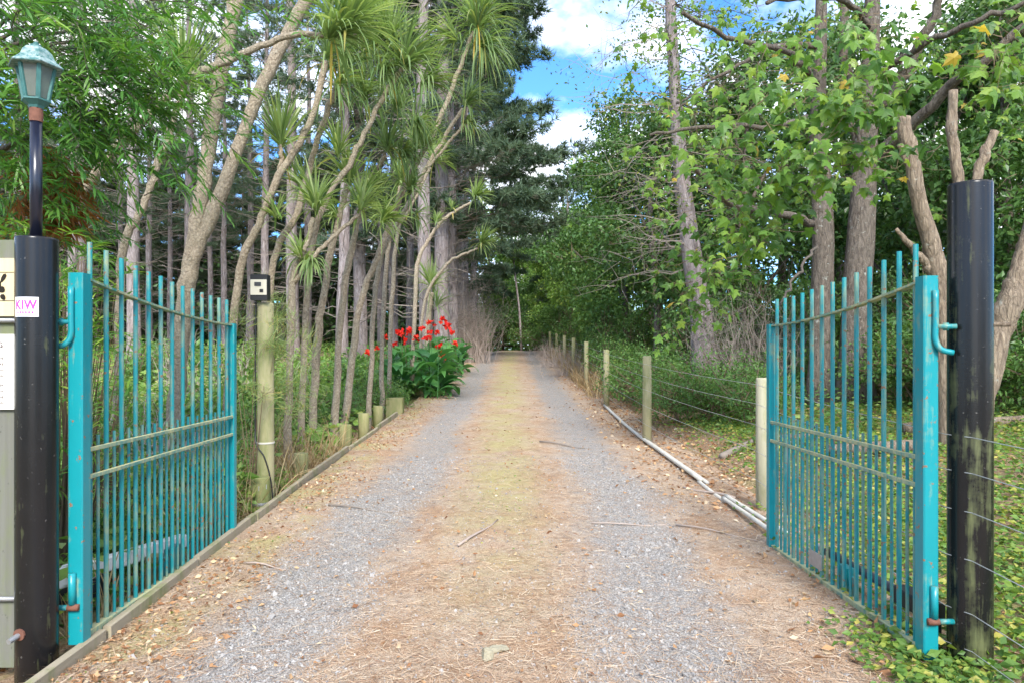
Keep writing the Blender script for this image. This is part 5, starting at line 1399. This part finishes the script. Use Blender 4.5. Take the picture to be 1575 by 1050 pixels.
# wispy green shoots round the intercom post
def wispy():
    b = np.array([-2.5, 6.75, gz(-2.5, 6.75)]); g = thing('wispy_shrub', 'wispy fine-leaved shrub hanging round the intercom post', 'shrub', b)
    mb = MB(); fol = MB()
    for x, y, Y, n, sp in [(425, 480, 6.75, 22, .12), (440, 540, 6.8, 26, .14), (400, 520, 6.35, 10, .12), (430, 600, 6.7, 20, .14), (385, 500, 6.8, 12, .15), (375, 560, 6.9, 10, .15), (455, 620, 7.0, 14, .14), (390, 610, 6.4, 5, .10)]:
        C = P(x, y, Y) + RNG.normal(0, 1, (n, 3)) * sp
        sticks(mb, b + RNG.normal(0, .04, (2, 3)), C[:2], .006, .002)
        bent_sticks(mb, C, rdir(n, .2), .25, -.1, .0025, 2)
        k = 22; N = n * k; d = unit(np.repeat(rdir(n, .1), k, 0) * .9 + rdir(N) * .5 + EZ * .2)
        leaves(fol, T_NEEDLE, np.repeat(C, k, 0) + rdir(N) * .05, d, rdir(N), U(.08, .2, N), None, .03)
    mb.build('stems', M['stem'], g); fol.build('foliage', M['l_cord'], g)['kind'] = 'stuff'
wispy()

# ------------------------------------------------------------------ cannas
def cannas():
    base = np.array([-2.0, 16.6, gz(-2.0, 16.6)])
    g = thing('canna_clump', 'clump of broad-leaved cannas with red flowers beside the drive', 'canna plant', base)
    protos = []
    for k in range(5):
        mb = MB(); blades(mb, [[0, 0, 0]], [[0, .55, .8]], [1.0], [.34], [1.1 + .25 * k], 7, [.1 + .2 * k], prof=[.12, .55, .9, 1, .92, .7, .4, .03]); protos.append(mb.mesh('leaf', M['l_canna'], True))
    sm = MB(); n = 64
    cy = 15.9 + 9 * RNG.random(n) ** 1.5; cx = U(-3.1, -1.58, n); order = np.argsort(cy)
    cx, cy = cx[order], cy[order]
    for k in range(n):
        x = cx[k]; y = cy[k]; z = gz(min(x, -2.46), y) if x < -2.3 else float(road_z(y)) - .02
        h = U(.85, 1.4)
        sticks(sm, [[x, y, z]], [[x + U(-.06, .06), y + U(-.06, .06), z + h]], .014, .008)
        m = 7
        for q in range(m):
            o = bpy.data.objects.new('leaf', protos[RNG.integers(5)]); COL.objects.link(o); o.parent = g
            zz = h * (.04 + .85 * q / m); a = q * 2.4 + U(-.7, .7) + 1.2 * k
            o.location = np.array([x, y, z + zz]) - base; o.rotation_euler = (U(-.25, .15), 0, a)
            s = U(.5, .85); o.scale = (s * U(.85, 1.2), s, s)
    sm.build('stalks', M['l_canna'], g)['kind'] = 'stuff'
    for (x, y, Y, sz) in [(593, 519, 16.6, 0.062), (565, 543, 15.8, 0.062), (617, 513, 17.2, 0.094), (629, 512, 17.5, 0.075), (661, 497, 18.1, 0.088), (668, 501, 18.2, 0.05), (660, 511, 17.6, 0.062), (654, 520, 17.3, 0.062), (661, 519, 17.3, 0.062), (681, 492, 18.6, 0.088), (688, 501, 18.2, 0.088), (633, 508, 17.6, 0.075), (675, 534, 16.8, 0.075), (682, 545, 16.6, 0.069), (683, 549, 16.6, 0.05), (640, 520, 17.4, .07), (623, 524, 17.0, .06), (606, 530, 16.4, .06), (648, 505, 18.5, .07), (672, 512, 18.0, .07), (695, 512, 19.5, .07), (700, 528, 19.0, .06), (580, 536, 16.0, .05)]:
        c = P(x, y, Y); zb_ = gz(c[0], Y)
        fs = MB(); sticks(fs, [[c[0] + .05, Y + .03, max(zb_, c[2] - .9)]], [c - EZ * .03], .007, .005, .2); stalk = fs.build('flower_stalk', M['stem'], g)
        mb = MB(); n_ = 16; d = rdir(n_, .55); leaves(mb, T_OVATE, np.broadcast_to(c, (n_, 3)) + RNG.normal(0, .25 * sz, (n_, 3)), d, rdir(n_), sz * U(1.0, 1.7, n_), None, 1.5); mb.build('flower', M['l_red'], stalk)
cannas()

# rail fence and leaning trunk in the gap at the end of the drive
g = thing('rail_fence', 'dark rail fence in the gap at the far end', 'fence', (0, 49.5, gz(0, 49.5)))
for x in (-2.2, -.6, 1.0, 2.6):
    mb = MB(); cbox(mb, (x, 49.5, gz(x, 49.5) + .55), EX, EY, EZ, .07, .07, .75, .01); mb.build('post', M['stem'], g)
for z in (.35, .75, 1.15):
    mb = MB(); cbox(mb, (.2, 49.42, gz(0, 49.5) + z), EY, EZ, EX, .02, .07, 2.9); mb.build('rail', M['stem'], g)
b = spot(802, 44); g = thing('leaning_trunk', 'thin pale leaning trunk at the end of the drive', 'tree', b)
mb = MB(); tube(mb, spline([b - [0, 0, .1], P(799, 480, 44), P(793, 430, 44), P(788, 380, 44), P(780, 330, 44)], 12), np.linspace(.075, .04, 12), 8, jit=.06); mb.build('trunk', M['pine_bark'], g, smooth=True)
tw = MB(); fol = MB(); crown_fill(tw, fol, [(P(783, 335, 44), (1.2, 1.2, .9)), (P(795, 395, 44), (.8, .8, .6))], T_DIAM, .2, 16, 26, .4); tw.build('twigs', M['stem'], g)['kind'] = 'stuff'; fol.build('crown', M['l_lite'], g)['kind'] = 'stuff'

# ------------------------------------------------------------------ what lies on the ground
def field(n, x0, x1, y0, y1, p=1.6):
    """points thinning out with distance"""
    y = y0 + (y1 - y0) * RNG.random(n) ** p
    return U(x0, x1, n), y

def track_mask(x, y):
    nr = sstep(3, 7.2, y)
    dl = np.abs(x - (-1.32 + .22 * nr) + .15 * np.sin(1.3 * y)); dr = np.abs(x - (.78 + .24 * nr) - .12 * np.sin(1.1 * y + 1))
    return sstep(.52, .18, np.minimum(dl, dr))

# gravel chips on the wheel tracks
x, y = field(110000, -2.0, 1.95, 2.9, 9.0, 1.6)
m = RNG.random(len(x)) < (.08 + .92 * track_mask(x, y) * (.7 + .3 * np.sin(3.1 * y + 2 * np.sin(4 * x)))); x, y = x[m], y[m]
n = len(x); s = RNG.lognormal(math.log(.0048), .45, n)
oct_v = np.array([(1, 0, 0), (-1, 0, 0), (0, 1, 0), (0, -1, 0), (0, 0, .7), (0, 0, -.5)], float)
oct_f = [np.array([[0, 2, 4], [2, 1, 4], [1, 3, 4], [3, 0, 4], [2, 0, 5], [1, 2, 5], [3, 1, 5], [0, 3, 5]])]
mb = MB(); leaves(mb, (oct_v, oct_f), np.stack([x, y, drive_z(x, y) + .006 + s * .25], -1), rdir(n), rdir(n), s, None, U(.7, 1.5, n))
tag(mb.build('gravel', M['gravel'], origin=(0, 0, 0)), 'loose grey gravel chips on the two wheel tracks', 'gravel', kind='stuff')

# fallen pine needles
x, y = field(130000, -2.1, 2.7, 2.9, 15.0, 1.7)
cl = .5 + .5 * np.sin(2.3 * x + 1.1 * np.sin(1.9 * y)) * np.sin(1.7 * y + 1.3 * np.sin(2.1 * x))
m = RNG.random(len(x)) < np.clip((1.0 - .72 * track_mask(x, y)) * (.35 + .75 * cl), 0, 1); x, y = x[m], y[m]; n = len(x)
a = U(0, 6.283, n); d = np.stack([np.cos(a), np.sin(a), RNG.normal(0, .10, n)], -1)
zz = np.where(x > 2.3, G(x, y), drive_z(x, y)) + .008 + U(0, .012, n)
mb = MB(); leaves(mb, T_NEEDLE, np.stack([x, y, zz], -1), d, np.stack([RNG.normal(0, .3, n), RNG.normal(0, .3, n), np.ones(n)], -1), U(.04, .13, n), None, .030)
tag(mb.build('pine_needle_litter', M['l_needle'], origin=(0, 0, 0)), 'rust brown pine needles strewn over the drive', 'litter', kind='stuff')

# dead leaves: along both edges and under the trees
def litter(n, x0, x1, y0, y1, size, p=1.6, dens=None, mat='l_litter', nm='dead_leaf_litter', lab='', lift=.012):
    x, y = field(n, x0, x1, y0, y1, p)
    if dens is not None: m = RNG.random(n) < dens(x, y); x, y = x[m], y[m]
    k = len(x); z = np.where((x > -2.12) & (x < 2.3), drive_z(x, y), G(x, y)) + lift
    d = rdir(k, 0, .25); nr = rdir(k, 1.2)
    mb = MB(); leaves(mb, T_OVATE, np.stack([x, y, z + U(0, .015, k)], -1), d, nr, size * U(.5, 1.3, k), None, U(.5, 1.3, k))
    return tag(mb.build(nm, M[mat], origin=(0, 0, 0)), lab, 'litter', kind='stuff')
litter(26000, 1.2, 6.5, 3.0, 22, .055, 1.4, lambda x, y: np.clip(sstep(1.1, 2.0, x) * sstep(6.5, 3.0, x) * (.2 + .8 * sstep(5.5, 8, y)), 0, 1), lab='brown dead leaves under the wire fence')
litter(9000, -2.1, -1.2, 3.0, 20, .036, 1.4, lambda x, y: sstep(-1.25, -2.0, x) * (.3 + .5 * (np.sin(2 * y) > -.3)), lab='brown dead leaves beside the timber edging')
litter(1500, -1.3, 1.3, 3.0, 40, .04, 1.2, None, lab='single dead leaves scattered over the gravel')
litter(9000, -9, -2.3, 3.5, 25, .08, 1.3, None, lab='dead leaves in the bed behind the edging')

# green ground cover on the right, weeds and moss tufts on the left edge
def cover(n, x0, x1, y0, y1, size, dens, lab, mat='l_cover', nm='ground_cover', hmax=.10, p=1.4, tpl=T_OVATE):
    x, y = field(n, x0, x1, y0, y1, p)
    m = RNG.random(n) < dens(x, y); x, y = x[m], y[m]; k = len(x)
    z = np.where((x > -2.12) & (x < 2.3), drive_z(x, y), G(x, y)) + U(.01, hmax, k)
    a = U(0, 6.28, k); d = np.stack([np.cos(a), np.sin(a), U(-.3, .45, k)], -1)
    mb = MB(); leaves(mb, tpl, np.stack([x, y, z], -1), d, rdir(k, 1.1) + np.array([0, -.3, 0]), size * U(.5, 1.25, k), None, U(.8, 1.25, k))
    return tag(mb.build(nm, M[mat], origin=(0, 0, 0)), lab, 'ground cover', kind='stuff')
pat = lambda x, y, s=1.0: .5 + .5 * np.sin(1.9 * s * x + 1.3 * np.sin(1.6 * s * y)) * np.cos(1.4 * s * y + .8 * np.sin(2.2 * s * x))
cover(95000, 1.85, 8.5, 2.4, 12, .058, lambda x, y: np.clip((sstep(1.85, 2.2, x) * sstep(6.6, 5.0, y) + sstep(2.2, 3.4, x)) * (.35 + .9 * pat(x, y)) * np.where(y > 6.5, .8, 1), 0, 1), 'yellow-green ground cover below the wires by the gate pole')
cover(3600, 1.55, 2.1, 2.9, 4.0, .050, lambda x, y: sstep(4.0, 3.4, y) * sstep(1.55, 1.95, x) * .8, 'creeping green leaves in front of the gate foot', hmax=.06)
cover(12000, -2.1, 2.0, 3.0, 20, .022, lambda x, y: np.clip(.7 * (pat(x, y, 1.7) > .66) * (np.exp(-((x + .1) / .4) ** 2) * sstep(4.2, 7, y) + sstep(-1.5, -1.95, x)), 0, 1), 'yellow-green moss tufts along the drive middle and edge', nm='moss_tufts', hmax=.012, tpl=T_DIAM)
cover(30000, -10, -2.35, 3.6, 20, .15, lambda x, y: np.clip(.25 + .8 * pat(x, y, .8), 0, 1) * np.where((x > -3.2) & (y > 5.6) & (y < 9), .15, .8), 'light green weeds filling the bed behind the gate', mat='l_lite', nm='bed_weeds', hmax=.42, p=1.2)
cover(22000, 2.4, 14, 9, 26, .09, lambda x, y: np.clip(pat(x, y, .7), 0, 1) * sstep(2.5, 4.2, x), 'low green undergrowth beneath the trees behind the fence', mat='l_mid', nm='tree_undergrowth', hmax=.3, p=1.1)
cover(26000, -26, -3, 14, 45, .16, lambda x, y: np.clip(.3 + .7 * pat(x, y, .4), 0, 1), 'green undergrowth on the floor of the pine wood', mat='l_lite', nm='wood_undergrowth', hmax=.7, p=1.1)

def grasses(n, x0, x1, y0, y1, h, mat, lab, dens=None, nm='dry_grass', p=1.2, w=.008):
    x, y = field(n, x0, x1, y0, y1, p)
    if dens is not None: m = RNG.random(n) < dens(x, y); x, y = x[m], y[m]
    k = len(x); z = G(x, y) - .02
    d = np.stack([RNG.normal(0, .35, k), RNG.normal(0, .35, k), np.ones(k)], -1)
    mb = MB(); blades(mb, np.stack([x, y, z], -1), d, h * U(.4, 1.2, k), w * U(.6, 1.3, k), U(.2, 1.6, k), 4)
    return tag(mb.build(nm, M[mat], origin=(0, 0, 0)), lab, 'grass', kind='stuff')
grasses(3000, -3.6, -2.22, 5.6, 9.5, .62, 'l_dry', 'tall dry brown grass round the intercom post', lambda x, y: np.clip(.35 + .65 * pat(x, y), 0, 1))
grasses(1300, -5.0, -2.3, 3.7, 6.5, .5, 'l_dry', 'dry brown stalks low behind the gate bars', lambda x, y: .7 * pat(x, y) + .15)
grasses(2600, -6.5, -2.4, 6, 16, .5, 'l_cord', 'green grass blades in the bed', lambda x, y: .6 * pat(x, y, 1.3), nm='green_grass')
grasses(2000, 1.75, 2.6, 16, 36, .8, 'l_dry', 'dry grass along the far wire fence', lambda x, y: .8, w=.014)
grasses(900, -2.9, -1.75, 17, 36, .5, 'l_cord', 'green grass along the far left edge of the drive', lambda x, y: sstep(-1.75, -2.3, x), nm='green_grass', w=.014)
